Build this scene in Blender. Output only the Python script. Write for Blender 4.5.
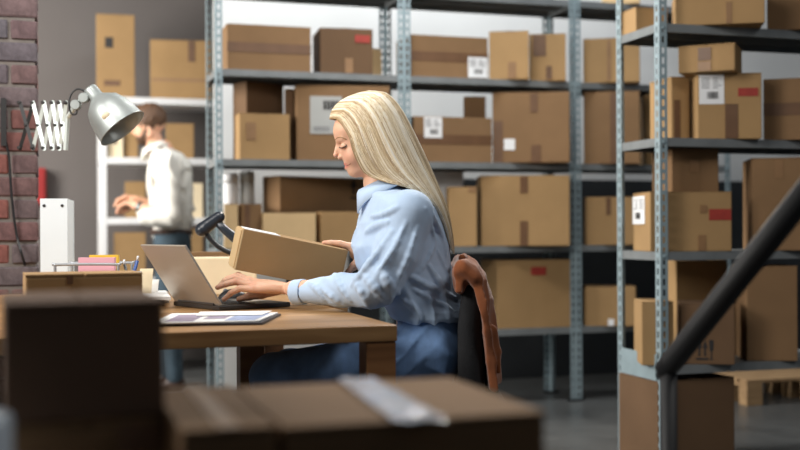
import bpy, bmesh, math, random
import numpy as np
from mathutils import Vector, Matrix
for _o in list(bpy.data.objects): bpy.data.objects.remove(_o)
scene = bpy.context.scene
COL = scene.collection
PI = math.pi
random.seed(7)

# ------------------------------------------------------------------ camera
FPX = 1111.0                      # focal length in pixels of the 800 px frame
HOR = 229.0                       # horizon row
CAMH = 0.965
TH = math.radians(17.5)           # camera turned right of the room's depth axis
CAM = Vector((0, 0, CAMH))
FW = Vector((math.sin(TH), math.cos(TH), 0))
RT = Vector((math.cos(TH), -math.sin(TH), 0))
UP = Vector((0, 0, 1))
cd = bpy.data.cameras.new('camera')
cd.sensor_width = 36.0
cd.lens = 36.0 * FPX / 800.0
cd.shift_y = (HOR - 225.0) / 800.0
cd.clip_start = 0.05
cd.dof.use_dof = True
cd.dof.focus_distance = 3.0
cd.dof.aperture_fstop = 2.2
cam = bpy.data.objects.new('camera', cd)
COL.objects.link(cam)
cam.location = CAM
ROLL = math.radians(0.3)           # the frame leans a little
cam.rotation_euler = (Matrix.Rotation(-TH, 3, 'Z') @ Matrix.Rotation(PI/2, 3, 'X') @ Matrix.Rotation(-ROLL, 3, 'Z')).to_euler()
scene.camera = cam

# ------------------------------------------------------------------ light
w = bpy.data.worlds.new('world'); scene.world = w; w.use_nodes = True
w.node_tree.nodes['Background'].inputs[0].default_value = (0.50, 0.60, 0.72, 1)
w.node_tree.nodes['Background'].inputs[1].default_value = 0.075

def area(name, loc, target, sx, sy, power, col):
    l = bpy.data.lights.new(name, 'AREA'); l.shape = 'RECTANGLE'
    l.size = sx; l.size_y = sy; l.energy = power; l.color = col
    o = bpy.data.objects.new(name, l); COL.objects.link(o)
    o.location = loc
    o.rotation_euler = (Vector(target) - Vector(loc)).to_track_quat('-Z', 'Y').to_euler()
    return o
area('window_light', (-2.0, 6.0, 2.2), (1.2, 6.1, 1.1), 1.8, 1.8, 230, (1.0, 0.95, 0.88))
area('desk_window_light', (-1.7, 2.5, 2.2), (0.8, 3.0, 0.9), 0.9, 1.1, 70, (1.0, 0.95, 0.89))
area('rack_lamp', (2.0, 4.6, 3.2), (0.9, 2.9, 0.9), 0.6, 0.6, 80, (1.0, 0.95, 0.88))
area('wall_wash_lamp', (1.9, 5.1, 3.6), (1.9, 6.6, 1.9), 2.6, 0.4, 60, (0.95, 0.98, 1.0))
area('jeans_fill', (2.3, 1.0, 2.9), (0.95, 2.9, 0.7), 0.6, 0.6, 20, (1.0, 0.96, 0.92))  # added fill to brighten the jeans and near side, no known lamp there
area('aisle_lamp', (0.1, 2.6, 2.5), (2.0, 5.6, 0.9), 1.0, 0.8, 27, (1.0, 0.96, 0.91))
scene.view_settings.view_transform = 'Standard'
scene.view_settings.look = 'None'
scene.view_settings.gamma = 1.0
scene.view_settings.use_curve_mapping = False
scene.view_settings.exposure = 0.0

# ------------------------------------------------------------------ pixels to places
def unroll(px, py):
    dx, dy = px-400, py-HOR; c_, s_ = math.cos(ROLL), math.sin(ROLL)
    return 400+dx*c_-dy*s_, HOR+dx*s_+dy*c_
def at(px, py, zc):
    px, py = unroll(px, py)
    return CAM + (FW + RT * ((px - 400) / FPX) + UP * ((HOR - py) / FPX)) * zc
def ray(px, py):
    px, py = unroll(px, py)
    return FW + RT * ((px - 400) / FPX) + UP * ((HOR - py) / FPX)
def on_z(px, py, z):
    d = ray(px, py); return CAM + d * ((z - CAMH) / d.z)
def on_y(px, py, Y):
    d = ray(px, py); return CAM + d * (Y / d.y)
def depth_of(p):
    return (Vector(p) - CAM).dot(FW)
def px_of(p):
    q = Vector(p) - CAM; z = q.dot(FW)
    dx, dy = FPX*q.dot(RT)/z, -FPX*q.z/z; c_, s_ = math.cos(ROLL), math.sin(ROLL)
    return 400+dx*c_+dy*s_, HOR-dx*s_+dy*c_

# ------------------------------------------------------------------ materials
def srgb(r, g, b):
    f = lambda c: (c / 255 / 12.92) if c / 255 <= 0.04045 else ((c / 255 + 0.055) / 1.055) ** 2.4
    return (f(r), f(g), f(b), 1)
MATS = {}
def base_mat(name):
    m = bpy.data.materials.new(name); m.use_nodes = True
    MATS[name] = m
    nt = m.node_tree
    return m, nt, nt.nodes['Principled BSDF']
def nd(nt, t, **kw):
    n = nt.nodes.new(t)
    for k, v in kw.items(): setattr(n, k, v)
    return n
def mat(name, col, rough=0.6, metal=0.0, var=0.12, scale=8.0, bump=0.0, bscale=60.0, stretch=(1, 1, 1), rnd=0.0, spec=0.5, alpha=1.0, trans=0.0, sheen=0.0):
    m, nt, b = base_mat(name)
    L = nt.links
    tc = nd(nt, 'ShaderNodeTexCoord'); mp = nd(nt, 'ShaderNodeMapping')
    mp.inputs['Scale'].default_value = stretch
    L.new(tc.outputs['Object'], mp.inputs['Vector'])
    n = nd(nt, 'ShaderNodeTexNoise'); n.inputs['Scale'].default_value = scale; n.inputs['Detail'].default_value = 5
    L.new(mp.outputs[0], n.inputs['Vector'])
    rp = nd(nt, 'ShaderNodeMapRange'); rp.inputs['To Min'].default_value = 1 - var; rp.inputs['To Max'].default_value = 1 + var
    rp.inputs['From Min'].default_value = 0.25; rp.inputs['From Max'].default_value = 0.75
    L.new(n.outputs['Fac'], rp.inputs['Value'])
    hsv = nd(nt, 'ShaderNodeHueSaturation'); hsv.inputs['Color'].default_value = col
    val = rp.outputs[0]
    if rnd:
        oi = nd(nt, 'ShaderNodeObjectInfo'); r2 = nd(nt, 'ShaderNodeMapRange')
        r2.inputs['To Min'].default_value = 1 - rnd; r2.inputs['To Max'].default_value = 1 + rnd
        L.new(oi.outputs['Random'], r2.inputs['Value'])
        mu = nd(nt, 'ShaderNodeMath', operation='MULTIPLY'); L.new(val, mu.inputs[0]); L.new(r2.outputs[0], mu.inputs[1]); val = mu.outputs[0]
    L.new(val, hsv.inputs['Value'])
    L.new(hsv.outputs[0], b.inputs['Base Color'])
    b.inputs['Roughness'].default_value = rough; b.inputs['Metallic'].default_value = metal
    b.inputs['Specular IOR Level'].default_value = spec
    b.inputs['Alpha'].default_value = alpha; b.inputs['Transmission Weight'].default_value = trans
    b.inputs['Sheen Weight'].default_value = sheen
    if bump:
        n2 = nd(nt, 'ShaderNodeTexNoise'); n2.inputs['Scale'].default_value = bscale; n2.inputs['Detail'].default_value = 4
        L.new(mp.outputs[0], n2.inputs['Vector'])
        bp = nd(nt, 'ShaderNodeBump'); bp.inputs['Strength'].default_value = bump; bp.inputs['Distance'].default_value = 0.01
        L.new(n2.outputs['Fac'], bp.inputs['Height']); L.new(bp.outputs[0], b.inputs['Normal'])
    return m
def attr_mat(name, rough=0.5, sss=0.0, spec=0.4, var=0.06, scale=60, bump=0.0, bscale=200, aniso=0.0):
    m, nt, b = base_mat(name); L = nt.links
    a = nd(nt, 'ShaderNodeAttribute', attribute_name='Col')
    tc = nd(nt, 'ShaderNodeTexCoord')
    n = nd(nt, 'ShaderNodeTexNoise'); n.inputs['Scale'].default_value = scale; n.inputs['Detail'].default_value = 4
    L.new(tc.outputs['Object'], n.inputs['Vector'])
    rp = nd(nt, 'ShaderNodeMapRange'); rp.inputs['To Min'].default_value = 1 - var; rp.inputs['To Max'].default_value = 1 + var
    L.new(n.outputs['Fac'], rp.inputs['Value'])
    hsv = nd(nt, 'ShaderNodeHueSaturation'); L.new(a.outputs['Color'], hsv.inputs['Color']); L.new(rp.outputs[0], hsv.inputs['Value'])
    L.new(hsv.outputs[0], b.inputs['Base Color'])
    b.inputs['Roughness'].default_value = rough; b.inputs['Specular IOR Level'].default_value = spec
    if sss:
        b.inputs['Subsurface Weight'].default_value = sss; b.inputs['Subsurface Scale'].default_value = 0.01
        b.inputs['Subsurface Radius'].default_value = (1.0, 0.35, 0.2)
    if bump:
        n2 = nd(nt, 'ShaderNodeTexNoise'); n2.inputs['Scale'].default_value = bscale
        L.new(tc.outputs['Object'], n2.inputs['Vector'])
        bp = nd(nt, 'ShaderNodeBump'); bp.inputs['Strength'].default_value = bump; bp.inputs['Distance'].default_value = 0.004
        L.new(n2.outputs['Fac'], bp.inputs['Height']); L.new(bp.outputs[0], b.inputs['Normal'])
    return m
CB = dict(rough=0.82, var=0.10, scale=5, bump=0.05, bscale=90, rnd=0.07, spec=0.25)
mat('board_brown', srgb(128, 100, 71), **CB)
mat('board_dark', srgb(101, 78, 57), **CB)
mat('board_tan', srgb(157, 127, 88), **CB)
mat('board_light', srgb(200, 172, 130), **CB)
mat('board_cream', srgb(228, 212, 180), **CB)
mat('board_white', srgb(240, 241, 242), **CB)
mat('board_deep', srgb(100, 78, 62), **CB)  # cardboard darkened to stand for shade on the left foreground carton
mat('tape_brown', srgb(102, 74, 52), rough=0.38, var=0.12, scale=14)
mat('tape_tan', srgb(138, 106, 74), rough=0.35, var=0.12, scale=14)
mat('tape_clear', srgb(172, 178, 192), rough=0.12, var=0.2, scale=22, bump=0.6, bscale=35, spec=0.8)
mat('label_white', srgb(226, 228, 230), rough=0.6, var=0.03)
mat('label_grey', srgb(170, 172, 170), rough=0.6, var=0.05)
mat('ink_black', srgb(38, 36, 36), rough=0.6)
mat('ink_grey', srgb(120, 122, 126), rough=0.6)
mat('ink_red', srgb(150, 50, 40), rough=0.6, var=0.15, scale=40)
mat('steel', srgb(142, 160, 167), rough=0.45, metal=0.2, var=0.12, scale=12, rnd=0.03)
mat('steel_shelf', srgb(122, 127, 129), rough=0.45, metal=0.2, var=0.15, scale=9)
mat('white_metal', srgb(226, 228, 230), rough=0.45, var=0.04)
mat('wall_white', srgb(222, 224, 224), rough=0.9, var=0.05, scale=2, bump=0.05, bscale=30)
mat('wall_grey', srgb(108, 103, 101), rough=0.9, var=0.07, scale=1.5, bump=0.05, bscale=30)
mat('shade_dark', srgb(48, 52, 56), rough=0.8)  # dark colour standing in for shade low on the white wall
mat('mortar', srgb(112, 106, 102), rough=0.95, var=0.2, scale=30, bump=0.3, bscale=120)
mat('black_metal', srgb(30, 31, 33), rough=0.6, metal=0.0, var=0.1)
mat('black_plastic', srgb(26, 28, 31), rough=0.4, var=0.1)
mat('black_fabric', srgb(24, 25, 28), rough=0.9, var=0.2, scale=60, bump=0.2, bscale=300)
mat('lamp_silver', srgb(160, 167, 166), rough=0.42, metal=0.5, var=0.08, scale=30)
mat('scanner_grey', srgb(40, 47, 56), rough=0.3)
mat('lamp_inner', srgb(214, 214, 208), rough=0.5)
mat('arm_white', srgb(212, 224, 222), rough=0.4, metal=0.2)
mat('cream_plastic', srgb(228, 216, 188), rough=0.4)
mat('laptop_silver', srgb(178, 170, 158), rough=0.4, metal=0.45, var=0.03)
mat('laptop_dark', srgb(62, 60, 58), rough=0.4, metal=0.4)
mat('key_black', srgb(24, 24, 26), rough=0.5)
mat('screen_glow', srgb(30, 32, 36), rough=0.15)
mat('paper', srgb(228, 228, 226), rough=0.7, var=0.03)
mat('paper_blue', srgb(150, 164, 196), rough=0.6, var=0.2, scale=25)
mat('paper_lilac', srgb(150, 138, 158), rough=0.6, var=0.2, scale=25)
mat('paper_pink', srgb(226, 170, 184), rough=0.7, var=0.03)
mat('paper_yellow', srgb(236, 192, 62), rough=0.7, var=0.03)
mat('cover_dark', srgb(52, 50, 56), rough=0.5)
mat('shirt_seam', srgb(96, 122, 164), rough=0.8)
mat('binder_white', srgb(226, 236, 242), rough=0.45, var=0.03)
mat('pen_blue', srgb(58, 92, 160), rough=0.35)
mat('clear_plastic', srgb(214, 222, 226), rough=0.15, alpha=0.45)
mat('wire_grey', srgb(170, 176, 182), rough=0.35, metal=0.5)
mat('red_paint', srgb(150, 30, 30), rough=0.45)
mat('denim', srgb(112, 146, 192), rough=0.85, var=0.45, scale=16, bump=0.25, bscale=500, stretch=(1, 1, 0.6), sheen=0.2)
mat('denim_dark', srgb(54, 72, 84), rough=0.85, var=0.25, scale=10, bump=0.2, bscale=300)
mat('denim_seam', srgb(150, 160, 176), rough=0.8)
mat('shirt_blue', srgb(184, 208, 236), rough=0.8, var=0.06, scale=30, bump=0.15, bscale=500, sheen=0.2)
mat('shirt_white', srgb(226, 224, 216), rough=0.85, var=0.05, scale=20, bump=0.1, bscale=300)
mat('button', srgb(225, 228, 232), rough=0.3)
mat('rust_cloth', srgb(130, 70, 30), rough=0.92, var=0.14, scale=20, bump=0.08, bscale=260, sheen=0.3)
mat('leather', srgb(60, 40, 30), rough=0.5)
mat('shoe_white', srgb(220, 220, 218), rough=0.6)
mat('lip_dark', srgb(140, 66, 66), rough=0.6)
mat('lash', srgb(62, 44, 34), rough=0.7)
mat('brow', srgb(150, 116, 80), rough=0.7)
mat('hair_brown', srgb(86, 60, 40), rough=0.6, var=0.35, scale=60, stretch=(1, 1, 0.4), bump=0.4, bscale=160)
mat('strap_dark', srgb(40, 38, 38), rough=0.5)
mat('film_white', srgb(210, 222, 232), rough=0.25)
attr_mat('skin', rough=0.48, sss=0.12, bump=0.12, bscale=260)
attr_mat('hair_blonde', rough=0.36, spec=0.55, var=0.05)

def wood_mat(name, c1, c2, rough=0.42):
    m, nt, b = base_mat(name); L = nt.links
    tc = nd(nt, 'ShaderNodeTexCoord'); mp = nd(nt, 'ShaderNodeMapping'); mp.inputs['Scale'].default_value = (1.2, 16, 16)
    L.new(tc.outputs['Object'], mp.inputs[0])
    n = nd(nt, 'ShaderNodeTexNoise'); n.inputs['Scale'].default_value = 2.2; n.inputs['Detail'].default_value = 7; n.inputs['Distortion'].default_value = 0.6
    L.new(mp.outputs[0], n.inputs['Vector'])
    r = nd(nt, 'ShaderNodeValToRGB'); r.color_ramp.elements[0].position = 0.32; r.color_ramp.elements[1].position = 0.7
    r.color_ramp.elements[0].color = c1; r.color_ramp.elements[1].color = c2
    L.new(n.outputs['Fac'], r.inputs[0]); L.new(r.outputs[0], b.inputs['Base Color'])
    b.inputs['Roughness'].default_value = rough
    bp = nd(nt, 'ShaderNodeBump'); bp.inputs['Strength'].default_value = 0.12; bp.inputs['Distance'].default_value = 0.004
    L.new(n.outputs['Fac'], bp.inputs['Height']); L.new(bp.outputs[0], b.inputs['Normal'])
    return m
wood_mat('desk_wood', srgb(142, 104, 64), srgb(184, 144, 96))
wood_mat('desk_edge', srgb(122, 82, 48), srgb(156, 110, 68))
wood_mat('pallet_wood', srgb(150, 120, 86), srgb(184, 152, 112), 0.8)

def floor_mat():
    m, nt, b = base_mat('concrete'); L = nt.links
    tc = nd(nt, 'ShaderNodeTexCoord')
    n = nd(nt, 'ShaderNodeTexNoise'); n.inputs['Scale'].default_value = 1.6; n.inputs['Detail'].default_value = 8; n.inputs['Roughness'].default_value = 0.65
    L.new(tc.outputs['Object'], n.inputs['Vector'])
    r = nd(nt, 'ShaderNodeValToRGB'); r.color_ramp.elements[0].position = 0.3; r.color_ramp.elements[1].position = 0.72
    r.color_ramp.elements[0].color = srgb(60, 62, 63); r.color_ramp.elements[1].color = srgb(92, 94, 94)
    L.new(n.outputs['Fac'], r.inputs[0]); L.new(r.outputs[0], b.inputs['Base Color'])
    r2 = nd(nt, 'ShaderNodeMapRange'); r2.inputs['To Min'].default_value = 0.18; r2.inputs['To Max'].default_value = 0.5
    L.new(n.outputs['Fac'], r2.inputs['Value']); L.new(r2.outputs[0], b.inputs['Roughness'])
floor_mat()
def brick_mat():
    m, nt, b = base_mat('brick'); L = nt.links
    tc = nd(nt, 'ShaderNodeTexCoord'); oi = nd(nt, 'ShaderNodeObjectInfo')
    n = nd(nt, 'ShaderNodeTexNoise'); n.inputs['Scale'].default_value = 22; n.inputs['Detail'].default_value = 7; n.inputs['Roughness'].default_value = 0.7
    L.new(tc.outputs['Object'], n.inputs['Vector'])
    r = nd(nt, 'ShaderNodeValToRGB'); e = r.color_ramp.elements
    e[0].position = 0.0; e[0].color = srgb(98, 98, 106); e[1].position = 1.0; e[1].color = srgb(136, 84, 76)
    x = e.new(0.3); x.color = srgb(122, 84, 80); x = e.new(0.6); x.color = srgb(106, 100, 104)
    L.new(oi.outputs['Random'], r.inputs[0])
    mx = nd(nt, 'ShaderNodeMix', data_type='RGBA', blend_type='MULTIPLY'); mx.inputs[0].default_value = 1.0
    r2 = nd(nt, 'ShaderNodeValToRGB'); r2.color_ramp.elements[0].position = 0.3; r2.color_ramp.elements[1].position = 0.72
    r2.color_ramp.elements[0].color = (0.45, 0.42, 0.42, 1); r2.color_ramp.elements[1].color = (1.15, 1.1, 1.1, 1)
    L.new(n.outputs['Fac'], r2.inputs[0]); L.new(r.outputs[0], mx.inputs[6]); L.new(r2.outputs[0], mx.inputs[7])
    L.new(mx.outputs[2], b.inputs['Base Color']); b.inputs['Roughness'].default_value = 0.9
    bp = nd(nt, 'ShaderNodeBump'); bp.inputs['Strength'].default_value = 0.5; bp.inputs['Distance'].default_value = 0.01
    L.new(n.outputs['Fac'], bp.inputs['Height']); L.new(bp.outputs[0], b.inputs['Normal'])
brick_mat()

# ------------------------------------------------------------------ mesh helpers
class MB:
    def __init__(s): s.v = []; s.f = []
    def add(s, vs, fs):
        o = len(s.v); s.v += [tuple(x) for x in vs]; s.f += [tuple(i + o for i in f) for f in fs]; return s
    def box(s, x0, x1, y0, y1, z0, z1):
        return s.add([(x0,y0,z0),(x1,y0,z0),(x1,y1,z0),(x0,y1,z0),(x0,y0,z1),(x1,y0,z1),(x1,y1,z1),(x0,y1,z1)],
                     [(0,3,2,1),(4,5,6,7),(0,1,5,4),(1,2,6,5),(2,3,7,6),(3,0,4,7)])
    def hexa(s, pts):           # eight corners, bottom four then top four
        return s.add(pts, [(0,3,2,1),(4,5,6,7),(0,1,5,4),(1,2,6,5),(2,3,7,6),(3,0,4,7)])
    def cbox(s, x0, x1, y0, y1, z0, z1, c=0.004):   # box with all its edges chamfered
        bm = bmesh.new(); bmesh.ops.create_cube(bm, size=1)
        for v in bm.verts:
            v.co = Vector(((x0+x1)/2 + v.co.x*(x1-x0), (y0+y1)/2 + v.co.y*(y1-y0), (z0+z1)/2 + v.co.z*(z1-z0)))
        bmesh.ops.bevel(bm, geom=bm.edges[:], offset=c, segments=2, profile=0.6, affect='EDGES')
        bm.verts.index_update()
        s.add([v.co[:] for v in bm.verts], [[v.index for v in f.verts] for f in bm.faces]); bm.free(); return s
    def tube(s, pts, r, n=8, caps=True):
        pts = [Vector(p) for p in pts]; rs = r if hasattr(r, '__len__') else [r] * len(pts)
        ref = None; vs = []; fs = []
        for i, p in enumerate(pts):
            d = (pts[min(i+1, len(pts)-1)] - pts[max(i-1, 0)]).normalized()
            if ref is None:
                ref = Vector((0,0,1)) if abs(d.z) < 0.9 else Vector((1,0,0))
            a = (ref - d * ref.dot(d)).normalized(); b = d.cross(a); ref = a
            for k in range(n):
                t = 2*PI*k/n; vs.append(p + (a*math.cos(t) + b*math.sin(t)) * rs[i])
        for i in range(len(pts)-1):
            for k in range(n):
                k2 = (k+1) % n
                fs.append((i*n+k, i*n+k2, (i+1)*n+k2, (i+1)*n+k))
        if caps:
            fs.append(tuple(range(n-1, -1, -1))); fs.append(tuple((len(pts)-1)*n+k for k in range(n)))
        return s.add(vs, fs)
    def lathe(s, prof, n=20, origin=(0,0,0), axis=(0,0,1), closed=False):
        ax = Vector(axis).normalized(); ref = Vector((1,0,0)) if abs(ax.x) < 0.9 else Vector((0,1,0))
        a = (ref - ax*ref.dot(ax)).normalized(); b = ax.cross(a); o = Vector(origin); vs = []; fs = []
        for (r, h) in prof:
            for k in range(n):
                t = 2*PI*k/n; vs.append(o + ax*h + (a*math.cos(t) + b*math.sin(t))*max(r, 1e-4))
        m = len(prof)
        for i in range(m if closed else m-1):
            j = (i+1) % m
            for k in range(n):
                k2 = (k+1) % n; fs.append((i*n+k, i*n+k2, j*n+k2, j*n+k))
        if not closed:
            fs.append(tuple(range(n-1, -1, -1))); fs.append(tuple((m-1)*n+k for k in range(n)))
        return s.add(vs, fs)
    def prism(s, poly, lift):   # polygon (3D points) swept by a vector
        n = len(poly); l = Vector(lift); p = [Vector(q) for q in poly]
        return s.add(p + [q + l for q in p], [tuple(range(n-1, -1, -1)), tuple(range(n, 2*n))] + [(i, (i+1) % n, n+(i+1) % n, n+i) for i in range(n)])
    def mesh(s, name='mesh'):
        me = bpy.data.meshes.new(name); me.from_pydata(s.v, [], s.f); me.validate(); me.update()
        bm = bmesh.new(); bm.from_mesh(me); bmesh.ops.recalc_face_normals(bm, faces=bm.faces[:]); bm.to_mesh(me); bm.free()
        return me
def thing(name, label, cat, loc=(0,0,0), rotz=0.0, group=None, kind=None):
    o = bpy.data.objects.new(name, None); COL.objects.link(o)
    o.empty_display_size = 0.05; o.location = loc; o.rotation_euler = (0, 0, rotz)
    tag(o, label, cat, group, kind); return o
def tag(o, label=None, cat=None, group=None, kind=None):
    if label: o['label'] = label
    if cat: o['category'] = cat
    if group: o['group'] = group
    if kind: o['kind'] = kind
    return o
def part(parent, name, mb, material, smooth=False, label=None, me=None):
    if me is None: me = mb.mesh(name) if isinstance(mb, MB) else mb
    if not me.materials: me.materials.append(MATS[material])
    if smooth:
        me.polygons.foreach_set('use_smooth', [True]*len(me.polygons))
    o = bpy.data.objects.new(name, me); COL.objects.link(o)
    if parent: o.parent = parent
    if label: o['label'] = label
    return o
def rel(o, pts):      # world points in the frame of a thing (its empty turns about z only)
    m = (Matrix.Translation(o.location) @ Matrix.Rotation(o.rotation_euler.z, 4, 'Z')).inverted()
    return [m @ Vector(p) for p in pts]
def spline(pts, n):
    P = np.array([tuple(p) for p in pts], float); m = len(P); out = []
    for q in np.linspace(0, m-1, n):
        i = min(int(q), m-2); t = q - i
        p0 = P[max(i-1,0)]; p1 = P[i]; p2 = P[i+1]; p3 = P[min(i+2,m-1)]
        out.append(0.5*((2*p1)+(-p0+p2)*t+(2*p0-5*p1+4*p2-p3)*t*t+(-p0+3*p1-3*p2+p3)*t**3))
    return [Vector(o) for o in out]

# ------------------------------------------------------------------ room
def struct(name, mb, m, label):
    o = part(None, name, mb, m); tag(o, label, name.split('_')[0], kind='structure'); return o
struct('floor', MB().box(-4, 7, -2, 8.5, -0.1, 0), 'concrete', 'worn grey concrete warehouse floor')
struct('wall_back', MB().box(-4, 2.2, 8.4, 8.55, 0, 4), 'wall_grey', 'plain grey plaster wall at the far end of the room')
struct('wall_right', MB().box(0.95, 7, 6.62, 6.74, 0, 4), 'wall_white', 'white plaster wall behind the steel racks')
shade_panel = MB().box(1.75, 7, 6.585, 6.62, 0, 1.28)  # added panel, puts the shade behind the lower shelves into colour
struct('trim_1', shade_panel, 'shade_dark', 'dark panel added as painted shade along the foot of the white wall')
# brick pillar
PY = 4.0; PX = on_y(38, 200, PY).x
pil = struct('wall_left', MB().box(PX-0.86, PX-0.008, PY+0.008, PY+0.44, 0, 3.0), 'mortar', 'dark red brick pillar beside the desk')
BR = []
for k in range(4):
    rr = random.Random(k)
    def brick(L, W=0.1, Hh=0.065):
        bm = bmesh.new(); bmesh.ops.create_cube(bm, size=1)
        for v in bm.verts: v.co = Vector((v.co.x*L, v.co.y*W, v.co.z*Hh))
        bmesh.ops.bevel(bm, geom=bm.edges[:], offset=0.005, segments=1, affect='EDGES')
        for v in bm.verts: v.co += Vector((rr.uniform(-1,1), rr.uniform(-1,1), rr.uniform(-1,1)))*0.0016
        me = bpy.data.meshes.new('brick'); bm.to_mesh(me); bm.free(); me.materials.append(MATS['brick']); return me
    BR.append((brick(0.205), brick(0.085)))
z = 0.012; row = 0
while z < 2.95:
    x = PX; i = 0
    first = 0.085 if row % 2 else 0.205
    while x > PX-0.8:
        L = first if i == 0 else 0.205
        me = BR[(row*3+i) % 4][1 if L < 0.1 else 0]
        o = bpy.data.objects.new('brick', me); COL.objects.link(o); o.parent = pil
        o.location = (x-L/2, PY+0.05+random.uniform(-0.003, 0.003), z+0.0325)
        if i == 0:     # the return face of the pillar
            for q in range(2):
                yy = PY + 0.102 + (0.215/2+0.005) + q*0.215 - (0.0 if row % 2 == 0 else 0.0)
                if yy < PY+0.40:
                    b2 = bpy.data.objects.new('brick', BR[(row+q) % 4][0]); COL.objects.link(b2); b2.parent = pil
                    b2.location = (x-0.05, yy+0.006, z+0.0325); b2.rotation_euler = (0, 0, PI/2)
        x -= L+0.011; i += 1
    z += 0.0765; row += 1
# ------------------------------------------------------------------ steel racks
LEV = [0.412, 0.868, 1.324, 1.780, 2.236]     # shelf tops
RD = 0.35
def post_mesh(sx, sy, h=2.33, wd=0.035, t=0.002):
    # slotted angle: two wings with a row of slots each; the corner is at the origin
    m = MB()
    def wing(fn):
        fn(0.0, wd*0.34, 0, h); fn(wd*0.66, wd, 0, h)
        z = 0.0
        while z < h:
            fn(wd*0.34, wd*0.66, z, min(z+0.016, h)); z += 0.042
    wing(lambda a, b, z0, z1: m.box(min(sx*a, sx*b), max(sx*a, sx*b), min(0, sy*t), max(0, sy*t), z0, z1))
    wing(lambda a, b, z0, z1: m.box(min(0, sx*t), max(0, sx*t), min(sy*(a+t), sy*(b+t)), max(sy*(a+t), sy*(b+t)), z0, z1))
    return m.mesh('post')
POSTS = {(sx, sy): post_mesh(sx, sy) for sx in (1, -1) for sy in (1, -1)}
for me in POSTS.values(): me.materials.append(MATS['steel'])
def shelf_mesh(W, D):
    m = MB(); x0, x1, y0, y1 = 0.003, W-0.003, 0.003, D-0.003
    m.box(x0, x1, y0, y1, -0.002, 0.0)
    for (a, b, c, d) in ((x0, x1, y0, y0+0.002), (x0, x1, y1-0.002, y1), (x0, x0+0.002, y0+0.002, y1-0.002), (x1-0.002, x1, y0+0.002, y1-0.002)):
        m.box(a, b, c, d, -0.034, -0.002)
    m.box(x0+0.002, x1-0.002, y0+0.002, y0+0.016, -0.034, -0.0325)
    m.box(x0+0.002, x1-0.002, y1-0.016, y1-0.002, -0.034, -0.0325)
    m.box(x0+0.002, x1-0.002, D/2-0.03, D/2-0.028, -0.024, -0.002); m.box(x0+0.002, x1-0.002, D/2+0.028, D/2+0.03, -0.024, -0.002)
    me = m.mesh('shelf'); me.materials.append(MATS['steel_shelf']); return me
SHELF = shelf_mesh(1.0, RD)
FOOT = MB().box(0, 0.045, 0, 0.045, 0, 0.012).mesh('foot'); FOOT.materials.append(MATS['black_plastic'])
def rack(x, y, label, W=1.0, plate=False):
    t = thing('storage_rack', label, 'rack', (x, y, 0), 0, 'steel storage racks')
    for (cx, sx) in ((0, 1), (W, -1)):
        for (cy, sy) in ((0, 1), (RD, -1)):
            o = part(t, 'post', None, 'steel', me=POSTS[(sx, sy)]); o.location = (cx-sx*0.0, cy, 0.005)
            f = part(t, 'foot', None, 'black_plastic', me=FOOT); f.location = (cx-(0.003 if sx > 0 else 0.042), cy-(0.003 if sy > 0 else 0.042), 0)
    for z in LEV:
        o = part(t, 'shelf', None, 'steel_shelf', me=SHELF); o.location = (0, 0, z)
    for z in LEV:      # corner bolts
        for (cx, sx) in ((0, 1), (W, -1)):
            m = MB().lathe([(0.007, 0), (0.007, 0.003), (0.004, 0.005)], 8, (cx+sx*0.018, 0, z-0.018), (0, -1, 0))
            part(t, 'bolt', m, 'steel')
    if plate:          # deep side plate on the lowest shelf
        part(t, 'side_plate', MB().box(-0.004, -0.001, 0.03, RD-0.03, LEV[0]-0.06, LEV[0]+0.045), 'steel')
    return t
RY = 5.62
RX = on_y(405, 200, RY).x
rack(RX-1.0, RY, 'galvanised steel rack behind the blonde woman, first bay beside the white shelf')
rack(RX, RY, 'galvanised steel rack of large cartons, between the woman and the nearer rack')
rack(RX+1.0, RY, 'galvanised steel rack at the wall, mostly hidden behind the nearer rack')
NY = 3.90
NX = on_y(660, 200, NY).x
rack(NX, NY, 'nearest galvanised steel rack at the right edge of the picture', plate=True)

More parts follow.
